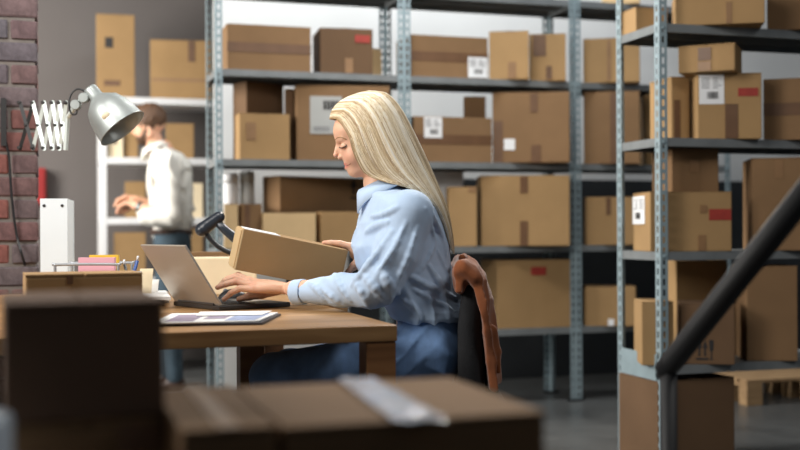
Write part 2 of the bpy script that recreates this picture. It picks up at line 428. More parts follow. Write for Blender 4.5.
# ------------------------------------------------------------------ cartons
def carton(label, tone, xl, xr, ytop, Y, base, depth=0.28, side=None, decals=(), style='up', name='cardboard_box', top_tape='tape_tan', drop=False):
    """front-left edge stands at pixel xl on the plane Y; the right edge of the front shows at xr; side = pixels of the
    left (or, negative, right) end that show, which turns the box"""
    A = on_y(xl, 200, Y); A = Vector((A.x, Y, base))
    va = math.atan2(A.x, A.y)
    if side is None: phi = 0.0
    else:
        lo, hi = -va-0.5, 0.6
        def front_w(phi):
            ux = Vector((math.cos(phi), math.sin(phi), 0)); a, b = 0.01, 3.0
            for _ in range(40):
                mdl = (a+b)/2
                if px_of(A+ux*mdl)[0] < xr: a = mdl
                else: b = mdl
            return ux*a
        for _ in range(40):
            phi = (lo+hi)/2; dv = Vector((-math.sin(phi), math.cos(phi), 0))*depth
            s = (xl - px_of(A+dv)[0]) if side >= 0 else -(px_of(A+front_w(phi)+dv)[0]-xr)
            if s < side: lo = phi
            else: hi = phi
    ux = Vector((math.cos(phi), math.sin(phi), 0)); uy = Vector((-math.sin(phi), math.cos(phi), 0))
    a, b = 0.01, 3.0
    for _ in range(40):
        mdl = (a+b)/2
        if px_of(A+ux*mdl)[0] < xr: a = mdl
        else: b = mdl
    W = a
    Hh = CAMH + (HOR-ytop)*depth_of(A)/FPX - base
    org = A + ux*W/2 + uy*depth/2
    t = thing(name, label, 'box', org, phi, 'cartons')
    m = 'board_'+tone
    w2, d2 = W/2, depth/2
    ft = 0.0045
    fy = -d2 + (ft if style == 'side' else 0)
    part(t, 'carton', MB().cbox(-w2, w2, fy, d2, 0, Hh-(ft if style == 'up' else 0), 0.005), m)
    if style == 'up':
        for s in (-1, 1):
            part(t, 'flap', MB().hexa([(s*0.002 if s > 0 else -w2, -d2, Hh-ft), (w2 if s > 0 else -0.002, -d2, Hh-ft), (w2 if s > 0 else -0.002, d2, Hh-ft), (0.002 if s > 0 else -w2, d2, Hh-ft),
                                 (s*0.002 if s > 0 else -w2, -d2, Hh), (w2 if s > 0 else -0.002, -d2, Hh), (w2 if s > 0 else -0.002, d2, Hh), (0.002 if s > 0 else -w2, d2, Hh)]), m)
        tw = min(0.026, W*0.12)
        tp = MB().box(-tw, tw, -d2-0.001, d2+0.001, Hh, Hh+0.0012)
        if top_tape:
            if drop: tp.box(-tw, tw, -d2-0.0016, -d2-0.0002, Hh-min(0.06, Hh*0.3), Hh+0.0012)
            part(t, 'tape', tp, top_tape)
    elif style == 'side':
        for (z0, z1) in ((0.002, Hh/2-0.0015), (Hh/2+0.0015, Hh-0.002)):
            part(t, 'flap', MB().box(-w2+0.001, w2-0.001, -d2, fy, z0, z1), m)
        th = min(0.026, Hh*0.13)
        part(t, 'tape', MB().box(-w2-0.001, w2+0.001, -d2-0.0014, -d2-0.0001, Hh/2-th, Hh/2+th), 'tape_brown')
    # marks on the front: pixel rectangles
    mi = (Matrix.Translation(org) @ Matrix.Rotation(phi, 4, 'Z')).inverted()
    pf = org - uy*d2; pn = uy
    pl = org - ux*w2
    for dct in decals:
        kind, x0, y0, x1, y1 = dct[:5]
        face = dct[5] if len(dct) > 5 else 'front'
        P0, N0 = (pf, uy) if face == 'front' else (pl, ux)
        q = []
        for (x, y) in ((x0, y0), (x1, y1)):
            d = ray(x, y); tt = (P0-CAM).dot(N0)/d.dot(N0); q.append(mi @ (CAM + d*tt))
        if face == 'front':
            a0, a1 = q[0].x, q[1].x; lim = w2
            B = lambda u0, u1, z0, z1, k: MB().box(u0, u1, -d2-0.0012-0.0008*k, -d2-0.0002-0.0008*(k-1), z0, z1)
        else:
            a0, a1 = q[1].y, q[0].y; lim = d2
            a0, a1 = min(a0, a1), max(a0, a1)
            B = lambda u0, u1, z0, z1, k: MB().box(-w2-0.0012-0.0008*k, -w2-0.0002-0.0008*(k-1), u0, u1, z0, z1)
        a0 = max(a0, -lim+0.002); a1 = min(a1, lim-0.002); z1 = min(q[0].z, Hh-0.003); z0 = max(q[1].z, 0.003)
        if a1-a0 < 0.003 or z1-z0 < 0.003: continue
        du, dz = a1-a0, z1-z0
        if kind == 'tape': part(t, 'tape', B(a0, a1, z0, z1, 1.6), 'tape_brown')
        elif kind == 'tapelight': part(t, 'tape', B(a0, a1, z0, z1, 1.6), 'tape_tan')
        elif kind == 'red': part(t, 'red_sticker', B(a0, a1, z0, z1, 1.6), 'ink_red')
        elif kind == 'sticker': part(t, 'sticker', B(a0, a1, z0, z1, 1.6), 'label_white')
        elif kind == 'dark': part(t, 'printed_mark', B(a0, a1, z0, z1, 1.0), 'ink_black')
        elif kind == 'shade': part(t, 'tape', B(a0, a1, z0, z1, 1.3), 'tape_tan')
        elif kind in ('label', 'greylabel'):
            lb = part(t, 'shipping_label', B(a0, a1, z0, z1, 1.6), 'label_white' if kind == 'label' else 'label_grey')
            bars = MB(); rr = random.Random(int(x0*7)); u = a0+du*0.32
            while u < a0+du*0.74:
                bw = du*rr.uniform(0.012, 0.04); bb = B(u, min(u+bw, a0+du*0.76), z0+dz*0.18, z0+dz*0.42, 2.6); bars.add(bb.v, bb.f); u += bw+du*rr.uniform(0.012, 0.03)
            part(lb, 'barcode', bars, 'ink_black')
            ln = MB()
            for zz in (0.86, 0.78, 0.70, 0.62, 0.54):
                for (u0, u1) in ((0.08, 0.42), (0.55, rr.uniform(0.7, 0.92))):
                    bb = B(a0+du*u0, a0+du*u1, z0+dz*zz, z0+dz*(zz+0.03), 2.6); ln.add(bb.v, bb.f)
            part(lb, 'printed_lines', ln, 'ink_grey')
        elif kind == 'bigprint':
            lb = part(t, 'shipping_label', B(a0, a1, z0, z1, 1.6), 'label_grey')
            m2 = MB()
            for k in range(4):
                bb = B(a0+du*(0.42+0.125*k), a0+du*(0.42+0.125*k+0.095), z0+dz*0.64, z0+dz*0.88, 2.6); m2.add(bb.v, bb.f)
            part(lb, 'barcode', m2, 'ink_black')
            m3 = MB()
            for zz in (0.08, 0.15):
                bb = B(a0+du*0.1, a0+du*0.6, z0+dz*zz, z0+dz*(zz+0.035), 2.6); m3.add(bb.v, bb.f)
            part(lb, 'printed_lines', m3, 'ink_grey')
        elif kind == 'arrow':     # keep-upright sign: arrow over a bar
            y = -d2-0.0016; c = (a0+a1)/2
            m2 = MB()
            m2.prism([(c, y, z1), (a0, y, z1-dz*0.42), (c-du*0.17, y, z1-dz*0.42), (c-du*0.17, y, z0+dz*0.2), (c+du*0.17, y, z0+dz*0.2), (c+du*0.17, y, z1-dz*0.42), (a1, y, z1-dz*0.42)], (0, 0.0012, 0))
            bb = B(a0, a1, z0, z0+dz*0.1, 1.0); m2.add(bb.v, bb.f)
            part(t, 'printed_arrow', m2, 'ink_black')
        elif kind == 'icons':     # two arrows and a goblet over a bar
            y = -d2-0.0016; m2 = MB()
            for c in (a0+du*0.18, a0+du*0.5):
                m2.prism([(c, y, z1), (c-du*0.14, y, z1-dz*0.4), (c-du*0.05, y, z1-dz*0.4), (c-du*0.05, y, z0+dz*0.2), (c+du*0.05, y, z0+dz*0.2), (c+du*0.05, y, z1-dz*0.4), (c+du*0.14, y, z1-dz*0.4)], (0, 0.0012, 0))
            bb = B(a0, a0+du*0.68, z0, z0+dz*0.1, 1.0); m2.add(bb.v, bb.f)
            c = a0+du*0.86
            m2.prism([(c-du*0.13, y, z1), (c-du*0.1, y, z0+dz*0.5), (c-du*0.03, y, z0+dz*0.42), (c-du*0.03, y, z0+dz*0.1), (c-du*0.1, y, z0), (c+du*0.1, y, z0), (c+du*0.03, y, z0+dz*0.1), (c+du*0.03, y, z0+dz*0.42), (c+du*0.1, y, z0+dz*0.5), (c+du*0.13, y, z1)], (0, 0.0012, 0))
            part(t, 'printed_icons', m2, 'ink_black')
    return t
L0, L1, L2, L3, L4 = LEV
F = RY+0.04      # fronts of the cartons on the wall racks
G = RY+0.15
c = carton
# first bay, top visible shelf
c('wide brown carton taped across its middle, top shelf above the woman', 'brown', 228, 311, 22, F, L3, 0.26, None, [], 'side')
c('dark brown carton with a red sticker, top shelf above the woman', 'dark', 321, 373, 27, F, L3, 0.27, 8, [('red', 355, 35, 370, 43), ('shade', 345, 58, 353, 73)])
c('narrow light carton behind the one with the red sticker', 'light', 366, 382, 48, RY+0.2, L3, 0.12)
# first bay, second shelf
c('tan carton in front of a darker one, second shelf left of the woman', 'tan', 240, 290, 112, F, L2, 0.14, None, [('shade', 246, 122, 256, 140)], top_tape=None)
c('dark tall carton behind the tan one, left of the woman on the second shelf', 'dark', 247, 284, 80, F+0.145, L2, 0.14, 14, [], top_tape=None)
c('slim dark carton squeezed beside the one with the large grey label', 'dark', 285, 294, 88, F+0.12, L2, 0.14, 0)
c('large brown carton with a big grey printed label behind the woman', 'brown', 297, 390, 84, F, L2, 0.28, 4, [('bigprint', 310, 96, 342, 134)])
# first bay, third shelf
c('large brown carton with a printed upright arrow behind the woman', 'brown', 280, 392, 175, G, L1, 0.17, 17, [('arrow', 350, 178, 357, 199)])
c('small pale carton at the left end of the third shelf', 'light', 224, 238, 203, F, L1, 0.2, 0)
c('small brown carton beside the pale one on the third shelf', 'brown', 241, 262, 203, F+0.03, L1, 0.2, 3, [('tape', 245, 203, 250, 230)])
c('light tan carton just above the carton in the woman\'s hand', 'light', 263, 316, 212, F-0.02, L1, 0.12, None, [])
c('plain tan carton in front of the woman\'s chest on the third shelf', 'tan', 321, 384, 211, F-0.03, L1, 0.12, None)
c('low carton on the bottom shelf behind the laptop', 'tan', 232, 330, 285, F, L0, 0.26, None)
# second bay, top visible shelf
c('wide brown carton with white label and tape band, top shelf of the middle rack', 'brown', 412, 488, 34, F, L3, 0.27, None, [('label', 468, 57, 487, 78)], 'side')
c('plain tan carton between the labelled one and the one with a dark print', 'tan', 490, 529, 32, F, L3, 0.27, 0, [('shade', 508, 62, 516, 78)])
c('tan carton with a dark square print, top shelf of the middle rack', 'tan', 530, 566, 35, F, L3, 0.27, 0, [('tape', 533, 35, 546, 56), ('dark', 536, 42, 543, 50), ('tape', 546, 66, 552, 79)], top_tape=None)
# second bay, second shelf
c('low brown carton with a white label, right beside the woman\'s hair', 'brown', 414, 492, 116, F-0.02, L2, 0.13, None, [('label', 424, 117, 442, 138)], 'side')
c('large brown carton with a small white sticker and strips of tape', 'brown', 493, 570, 93, F, L2, 0.29, 0, [('tape', 494, 121, 503, 164), ('tape', 530, 93, 538, 112), ('tape', 531, 145, 541, 164), ('sticker', 504, 139, 515, 150)], top_tape=None)
c('brown carton behind the low labelled one on the second shelf', 'brown', 464, 486, 97, F+0.13, L2, 0.13, 0)
# second bay, third shelf
c('narrow tan carton just behind the woman\'s hair', 'tan', 448, 477, 187, F, L1, 0.2, 2, [('shade', 468, 178, 477, 192)])
c('large plain tan carton at chest height on the middle rack', 'tan', 481, 570, 176, F, L1, 0.29, 4, [('tape', 520, 176, 528, 193), ('tape', 520, 221, 528, 250)], top_tape=None)
c('white parcel behind the narrow tan carton on the third shelf', 'white', 426, 464, 171, F+0.21, L1, 0.06, None, [], 'plain')
# second bay, lowest shelf
c('large tan carton with a red tag on the lowest shelf behind the chair', 'tan', 497, 572, 261, F, L0, 0.29, 16, [('red', 531, 267, 546, 275)])
# third bay
c('tan carton on the top shelf, just left of the nearer rack', 'tan', 584, 640, 40, F, L3, 0.27, 0, [('shade', 607, 40, 611, 80)])
c('brown carton on the second shelf, just left of the nearer rack', 'brown', 584, 640, 93, F, L2, 0.28, 0, [('tape', 610, 93, 620, 165)])
c('brown carton with light side seen between the posts of the nearer rack', 'tan', 645, 690, 96, F+0.02, L2, 0.26, 6)
c('small tan carton on the third shelf, just left of the nearer rack', 'tan', 586, 640, 198, F, L1, 0.26, 2, [('tape', 606, 198, 611, 215)])
c('tan carton on the lowest shelf, just left of the nearer rack', 'tan', 584, 636, 288, F, L0, 0.26, 2, [('sticker', 608, 319, 614, 330)])
c('brown carton high up, peeking out left of the nearer rack', 'light', 603, 640, -12, F+0.03, L4, 0.2, 0)
# nearest rack, top visible shelf
E = NY+0.05
c('wide light brown carton on the top shelf of the nearest rack', 'tan', 676, 765, -8, E, L3, 0.27, 4, [('shade', 726, 2, 732, 26)])
c('brown carton cut off by the right edge on the top shelf', 'brown', 768, 822, -20, E, L3, 0.27, 0)
c('flat tan carton behind the end frame of the nearest rack', 'tan', 637, 668, 8, NY+0.20, L3, 0.13, 16, top_tape=None)
# nearest rack, second shelf
c('carton with a white barcode label and a red sticker on the nearest rack', 'tan', 698, 762, 75, E, L2, 0.26, 13, [('label', 699, 75, 724, 104), ('red', 738, 88, 758, 96), ('tape', 725, 104, 738, 139)], top_tape=None)
c('carton with a band of tape, right edge of the second shelf', 'brown', 764, 830, 81, E, L2, 0.27, 0, [], 'side')
c('light olive carton behind the posts of the nearest rack', 'tan', 672, 690, 78, E+0.1, L2, 0.2, 22, [('tape', 674, 100, 680, 140)])
# nearest rack, third shelf
c('carton with a white label on its end and a red sticker', 'tan', 650, 732, 193, E+0.02, L1, 0.24, 17, [('label', 632, 197, 645, 224, 'left'), ('red', 709, 209, 731, 220), ('shade', 700, 205, 707, 213), ('shade', 698, 235, 706, 252)], top_tape=None)
c('big plain carton at the right edge of the third shelf', 'brown', 752, 840, 160, E, L1, 0.28, 9, [('shade', 775, 160, 783, 178)])
# nearest rack, lowest shelf
c('small tan carton at the left end of the lowest shelf', 'tan', 641, 674, 303, NY+0.06, L0, 0.22, 7, top_tape=None)
c('carton with printed handling icons on the lowest shelf', 'dark', 680, 735, 305, E, L0, 0.25, 3, [('icons', 696, 340, 714, 360)], top_tape=None)
c('big carton with a torn corner on the lowest shelf', 'brown', 746, 798, 268, E, L0, 0.26, 13, [])
c('tan carton behind the other ones on the lowest shelf', 'tan', 676, 728, 262, E+0.27, L0, 0.08, None)
# on the floor
c('large brown carton on the floor under the nearest rack', 'dark', 657, 735, 383, NY+0.02, 0.0, 0.3, 38)
# pallet on the floor by the wall rack
pp_ = on_z(738, 404, 0.0)
t = thing('wooden_pallet', 'wooden pallet on the floor beyond the nearest rack', 'pallet', (pp_.x, 5.15, 0))
for k in range(5): part(t, 'top_board', MB().cbox(0, 0.9, k*0.085, k*0.085+0.065, 0.122, 0.14, 0.002), 'pallet_wood')
for x in (0, 0.4, 0.8):
    part(t, 'stringer', MB().cbox(x, x+0.1, 0, 0.405, 0.1, 0.1215, 0.002), 'pallet_wood')
    for y in (0, 0.165, 0.33): part(t, 'block', MB().cbox(x, x+0.1, y, y+0.075, 0.0, 0.0995, 0.002), 'pallet_wood')
# stacked pieces
zt = CAMH + (HOR-75)*4.45/FPX
_b = [o for o in bpy.data.objects if o.get('label', '').startswith('carton with a white barcode')][0]
def top_of(lbl):
    o = [q for q in bpy.data.objects if q.get('label', '').startswith(lbl)][0]
    return o.location.z + max(v.co.z for ch in o.children for v in ch.data.vertices)
c('small carton standing on top of the barcode labelled one', 'tan', 679, 735, 48, E+0.02, top_of('carton with a white barcode'), 0.2, -7, [('tape', 698, 48, 711, 60), ('shade', 698, 62, 711, 76)], top_tape=None)
c('square brown carton standing on the one with the end label', 'brown', 672, 719, 150, E+0.06, top_of('carton with a white label on its end'), 0.2, 20, [('shade', 690, 160, 699, 172)])
# ------------------------------------------------------------------ white shelf at the back, with its boxes
WY = 7.65
wx0 = on_y(100, 200, WY).x; WW = 1.05
t = thing('white_shelf', 'white metal shelf unit behind the man', 'shelf', (wx0, WY, 0))
for cx in (0, WW-0.045):
    for cy in (0, 0.36): part(t, 'upright', MB().cbox(cx, cx+0.045, cy, cy+0.04, 0, 1.858, 0.003), 'white_metal')
WL = [0.24, 0.645, 1.05, 1.455, 1.86]
for z in WL: part(t, 'shelf', MB().cbox(0.002, WW-0.002, 0.002, 0.398, z-0.045, z, 0.003), 'white_metal')
V = WY+0.03
c('tall tan carton on top of the white shelf, left of the other one', 'tan', 97, 135, 12, V, WL[4], 0.3, 0, [('dark', 105, 37, 113, 48), ('tape', 104, 80, 120, 86)])
c('wide tan carton on top of the white shelf, beside the steel rack', 'tan', 151, 214, 38, V, WL[4], 0.3, 0, [('tape', 188, 38, 195, 62), ('shade', 152, 78, 206, 82)])
c('small white carton on the white shelf under the lamp', 'cream', 108, 123, 131, V, WL[3], 0.2, 0, [('dark', 112, 138, 117, 144)])
c('tan carton on the white shelf in front of the man\'s face', 'tan', 124, 138, 126, V+0.02, WL[3], 0.2, 0)
c('tan carton on the white shelf behind the man\'s neck', 'tan', 166, 194, 122, V, WL[3], 0.25, 0)
c('tan carton on the white shelf above the man\'s hands', 'tan', 125, 146, 180, V, WL[2], 0.25, 0)
c('white carton on the white shelf behind the man\'s back', 'cream', 192, 203, 182, V, WL[2], 0.2, 0)
c('tan carton low on the white shelf below the man\'s hands', 'tan', 114, 146, 231, V, WL[1], 0.25, 0)
c('tan carton low on the white shelf beside the steel rack', 'tan', 186, 203, 228, V, WL[1], 0.25, 0)
c('tan carton low on the white shelf behind the desk', 'tan', 110, 200, 300, V, WL[0], 0.25, 0)
# red box on the far wall, half behind the pillar
p = on_y(30, 205, 8.3); q = on_y(46, 168, 8.3)
t = thing('fire_box', 'red wall box mostly hidden behind the brick pillar', 'wall box', ((p.x+q.x)/2, 8.34, p.z))
wz = q.z-p.z; hw = (q.x-p.x)/2
part(t, 'case', MB().cbox(-hw, hw, -0.05, 0.06, 0, wz, 0.008), 'red_paint')
part(t, 'door', MB().cbox(-hw+0.012, hw-0.012, -0.058, -0.049, 0.012, wz-0.012, 0.003), 'red_paint')
# white plastic tubs on the rack's third shelf
def tub(label, x0, x1, ytop, Y, z, m):
    A = on_y(x0, 200, Y); B = on_y(x1, 200, Y); r = (B.x-A.x)/2; h = CAMH+(HOR-ytop)*depth_of(A)/FPX-z
    t = thing('plastic_tub', label, 'tub', ((A.x+B.x)/2, Y+r, z), 0, 'plastic tubs')
    part(t, 'body', MB().lathe([(r*0.86, 0), (r*0.9, 0.004), (r*0.97, h*0.85), (r*0.97, h*0.86)], 20), m, True)
    part(t, 'lid', MB().lathe([(r, h*0.861), (r, h*0.97), (r*0.9, h)], 20), m, True)
tub('white plastic tub behind the small cartons, left end of the third shelf', 224, 240, 172, RY+0.245, L1, 'white_metal')
tub('grey plastic tub beside the white one on the third shelf', 241, 256, 170, RY+0.25, L1, 'label_grey')
# ------------------------------------------------------------------ smooth solids: distance fields meshed with surface nets
def A3(p): return np.array(tuple(p), np.float32)
def rc(a, b, ra, rb):
    a, b = A3(a), A3(b); ab = b-a; L = float(ab@ab)+1e-9
    def f(P):
        t = np.clip(((P-a)@ab)/L, 0, 1)
        return np.linalg.norm(P-a-t[:, None]*ab, axis=1) - (ra+(rb-ra)*t)
    return f
def el(c, r, rot=None):
    c, r = A3(c), A3(r); M = None if rot is None else np.array(rot, np.float32)
    def f(P):
        q = P-c
        if M is not None: q = q@M
        k0 = np.linalg.norm(q/r, axis=1); k1 = np.linalg.norm(q/(r*r), axis=1)+1e-9
        return k0*(k0-1)/k1
    return f
def slab(c, h, r, rot=None):
    c, h = A3(c), A3(h)-r; M = None if rot is None else np.array(rot, np.float32)
    def f(P):
        q = P-c
        if M is not None: q = q@M
        q = np.abs(q)-h
        return np.linalg.norm(np.maximum(q, 0), axis=1)+np.minimum(q.max(axis=1), 0)-r
    return f
def loft(ks):     # rows: w, u centre, v centre, u half, v half
    K = np.array(sorted(ks), np.float32)
    def f(P):
        w = P[:, 2]; ww = np.clip(w, K[0, 0], K[-1, 0])
        cu, cv, a, b = [np.interp(ww, K[:, 0], K[:, i]) for i in (1, 2, 3, 4)]
        du = (P[:, 0]-cu); dv = (P[:, 1]-cv)
        k0 = np.sqrt((du/a)**2+(dv/b)**2); k1 = np.sqrt((du/a**2)**2+(dv/b**2)**2)+1e-6
        d = k0*(k0-1)/k1
        d = np.where(k0 < 1e-3, -np.minimum(a, b), d)
        e = np.maximum(w-K[-1, 0], K[0, 0]-w)
        return np.maximum(d, e).astype(np.float32)
    return f
def plane(p, n):
    p, n = A3(p), A3(n); n = n/np.linalg.norm(n)
    return lambda P: (P-p)@n
def smin(a, b, k):
    h = np.clip(0.5+0.5*(b-a)/k, 0, 1); return b*(1-h)+a*h-k*h*(1-h)
def U(*items):      # (field, blend) pairs, joined in turn
    def f(P):
        d = None
        for fn, k in items:
            e = fn(P); d = e if d is None else smin(d, e, k)
        return d
    return f
def cut(a, b, k=0.003):
    return lambda P: -smin(-a(P), b(P), k)
def both(a, b, k=0.003):
    return lambda P: -smin(-a(P), -b(P), k)
def _hash(i, j, k):
    n = (i*374761393+j*668265263+k*1274126177) & 0xffffffff
    n = ((n ^ (n >> 13))*1274126177) & 0xffffffff
    return ((n ^ (n >> 16)) & 0xffff).astype(np.float32)/65535
def noise(P, s=1.0):
    Q = P*s; I = np.floor(Q).astype(np.int64); f = Q-I; f = f*f*(3-2*f); r = 0
    for a in (0, 1):
        for b in (0, 1):
            for d in (0, 1):
                wgt = (f[:, 0] if a else 1-f[:, 0])*(f[:, 1] if b else 1-f[:, 1])*(f[:, 2] if d else 1-f[:, 2])
                r = r+wgt*_hash(I[:, 0]+a, I[:, 1]+b, I[:, 2]+d)
    return (r-0.5)*2
def net(field, lo, hi, h, B=8, lip=1.35):
    lo = np.array(lo, np.float32); hi = np.array(hi, np.float32)
    nb = np.ceil((hi-lo)/(h*B)).astype(int)+1
    bi = np.stack(np.meshgrid(*[np.arange(n) for n in nb], indexing='ij'), -1).reshape(-1, 3)
    ctr = lo+(bi+0.5)*(h*B)
    d = field(ctr.astype(np.float32)); bi = bi[np.abs(d) < h*B*lip]
    g = np.stack(np.meshgrid(*[np.arange(B+1)]*3, indexing='ij'), -1).reshape(-1, 3)
    N = nb*B+2
    vals = np.empty((len(bi), (B+1)**3), np.float32)
    for s in range(0, len(bi), 400):
        P = (lo+((bi[s:s+400, None]*B+g[None]))*h).reshape(-1, 3).astype(np.float32)
        vals[s:s+400] = field(P).reshape(-1, (B+1)**3)
    Vg = vals.reshape(-1, B+1, B+1, B+1)
    sg = Vg < 0
    corners = [(a, b, c_) for a in (0, 1) for b in (0, 1) for c_ in (0, 1)]
    cnt = sum(sg[:, a:a+B, b:b+B, c_:c_+B].astype(np.int8) for a, b, c_ in corners)
    blk, ci, cj, ck = np.nonzero((cnt > 0) & (cnt < 8))
    cv = np.stack([Vg[blk, ci+a, cj+b, ck+c_] for a, b, c_ in corners], 1)
    C = np.array(corners, np.float32); acc = np.zeros((len(blk), 3), np.float32); num = np.zeros(len(blk), np.float32)
    for i in range(8):
        for j in range(i+1, 8):
            if np.abs(C[i]-C[j]).sum() != 1: continue
            x, y = cv[:, i], cv[:, j]; mk = (x < 0) != (y < 0)
            t = np.where(mk, x/(x-y+1e-12), 0)[:, None]
            acc += np.where(mk[:, None], C[i]+(C[j]-C[i])*t, 0); num += mk
    gi = bi[blk]*B+np.stack([ci, cj, ck], 1)
    verts = lo+(gi+acc/num[:, None])*h
    key = lambda q: (q[:, 0]*N[1]+q[:, 1])*N[2]+q[:, 2]
    kk = key(gi.astype(np.int64)); od = np.argsort(kk); kk = kk[od]; verts = verts[od]
    faces = []
    for ax in range(3):
        sl = [slice(0, B)]*3; s2 = list(sl); s2[ax] = slice(1, B+1)
        a = sg[(slice(None),)+tuple(sl)]; b = sg[(slice(None),)+tuple(s2)]
        bl, i, j, k = np.nonzero(a != b)
        q = (bi[bl]*B+np.stack([i, j, k], 1)).astype(np.int64); inn = a[bl, i, j, k]
        o1, o2 = [(1, 2), (2, 0), (0, 1)][ax]
        e1 = np.zeros(3, np.int64); e1[o1] = 1; e2 = np.zeros(3, np.int64); e2[o2] = 1
        quad = []; ok = np.ones(len(q), bool)
        for dq in (0*e1, e1, e1+e2, e2):
            x = key(q-dq); p = np.clip(np.searchsorted(kk, x), 0, len(kk)-1); ok &= kk[p] == x; quad.append(p)
        quad = np.stack(quad, 1)
        quad = np.where(inn[:, None], quad, quad[:, ::-1])[ok]
        faces.append(quad)
    return verts, np.concatenate(faces)
RTn, FWn, UPn, CAMn = [np.array(tuple(x)) for x in (RT, FW, UP, CAM)]
def cam_to_world(V): return CAMn+V[:, :1]*RTn+V[:, 1:2]*FWn+V[:, 2:3]*UPn
def np_mesh(name, verts, faces, color=None):
    me = bpy.data.meshes.new(name)
    me.vertices.add(len(verts)); me.vertices.foreach_set('co', np.ascontiguousarray(verts, np.float32).ravel())
    n = faces.shape[1]
    me.loops.add(len(faces)*n); me.loops.foreach_set('vertex_index', np.ascontiguousarray(faces, np.int32).ravel())
    me.polygons.add(len(faces)); me.polygons.foreach_set('loop_start', np.arange(0, len(faces)*n, n, dtype=np.int32))
    me.polygons.foreach_set('use_smooth', np.ones(len(faces), bool))
    me.update(calc_edges=True); me.validate()
    if color is not None:
        a = me.color_attributes.new('Col', 'FLOAT_COLOR', 'POINT')
        a.data.foreach_set('color', np.concatenate([color, np.ones((len(color), 1))], 1).astype(np.float32).ravel())
    return me
def solid(parent, name, field, lo, hi, h, material, colorfn=None, label=None, lip=1.35):
    """mesh a field given in the camera-aligned metre frame and hang it under an unturned thing"""
    V, Fc = net(field, lo, hi, h, lip=lip)
    W = cam_to_world(V)-np.array(tuple(parent.location))
    me = np_mesh(name, W, Fc, None if colorfn is None else colorfn(V))
    return part(parent, name, None, material, label=label, me=me)
def p3(px, py, zc):
    px, py = unroll(px, py)
    return ((px-400)*zc/FPX, zc, (HOR-py)*zc/FPX)

# ------------------------------------------------------------------ desks
DZ = 0.75
DY0 = 2.374; DX1 = 0.741
def desk(label, x0, x1, y0, y1, legs):
    t = thing('wooden_desk', label, 'desk', ((x0+x1)/2, (y0+y1)/2, 0), 0, 'wooden desks')
    ox, oy = (x0+x1)/2, (y0+y1)/2
    part(t, 'desktop', MB().cbox(x0-ox, x1-ox, y0-oy, y1-oy, DZ-0.036, DZ, 0.0025), 'desk_wood')
    for (lx, ly, s) in legs:
        part(t, 'leg', MB().cbox(lx-ox, lx+s-ox, ly-oy, ly+s-oy, 0, DZ-0.0365, 0.003), 'desk_edge')
    part(t, 'apron', MB().box(x0+0.08-ox, x0+0.1-ox, y0+0.09-oy, y1-0.09-oy, DZ-0.12, DZ-0.037), 'desk_edge')
    return t
lx = on_y(366.5, 300, DY0+0.004).x
lm = on_y(240, 300, 3.15).x
desk('wooden desk at whose end the blonde woman sits', -0.95, DX1, DY0, 3.25, [(lx, DY0+0.004, DX1-lx-0.002), (lm, 3.15, 0.07), (-0.93, DY0+0.01, 0.07), (-0.93, 3.15, 0.07)])
desk('second wooden desk pushed behind the first, against the brick pillar', -0.85, 0.86, 3.256, 3.97, [(0.72, 3.88, 0.07), (-0.83, 3.28, 0.07), (-0.83, 3.88, 0.07), (0.0, 3.88, 0.07)])

# laptop
N = on_z(219, 311, DZ); dl = (RT*0.78+FW*0.62).normalized(); la = math.atan2(dl.y, dl.x)
t = thing('laptop', 'open silver laptop on the desk in front of the woman', 'laptop', N, la)
LW, LD = 0.262, 0.225
part(t, 'base', MB().cbox(0, LD, 0, LW, 0.001, 0.014, 0.003), 'laptop_dark')
kb = MB()
for i in range(5):
    for j in range(13):
        x = 0.045+i*0.0165; y = 0.022+j*0.0187; kb.box(x, x+0.0138, y, y+0.0158, 0.014, 0.0152)
o = part(t, 'keyboard', kb, 'key_black'); o['kind'] = 'stuff'
part(t, 'touchpad', MB().box(0.145, 0.205, 0.09, 0.195, 0.014, 0.0144), 'laptop_silver')
ex, ez = -0.104, 0.158
nrm = Vector((ez, 0, -ex)).normalized()*0.006
base = Vector((0.004, 0, 0.015))
lid = MB().hexa([base, base+Vector((0, LW, 0)), base+Vector((0, LW, 0))+nrm, base+nrm,
                 base+Vector((ex, 0, ez)), base+Vector((ex, LW, ez)), base+Vector((ex, LW, ez))+nrm, base+Vector((ex, 0, ez))+nrm])
lo_ = part(t, 'lid', lid, 'laptop_silver')
i0 = base+nrm*1.02+Vector((ex, 0, ez))*0.06; n2 = nrm.normalized()*0.0006
part(lo_, 'screen', MB().hexa([i0+Vector((0, 0.008, 0)), i0+Vector((0, LW-0.008, 0)), i0+Vector((0, LW-0.008, 0))+n2, i0+Vector((0, 0.008, 0))+n2,
     i0+Vector((ex*0.9, 0.008, ez*0.9)), i0+Vector((ex*0.9, LW-0.008, ez*0.9)), i0+Vector((ex*0.9, LW-0.008, ez*0.9))+n2, i0+Vector((ex*0.9, 0.008, ez*0.9))+n2]), 'screen_glow')
part(t, 'hinge', MB().tube([(0.003, 0.03, 0.0155), (0.003, LW-0.03, 0.0155)], 0.0045), 'laptop_dark')

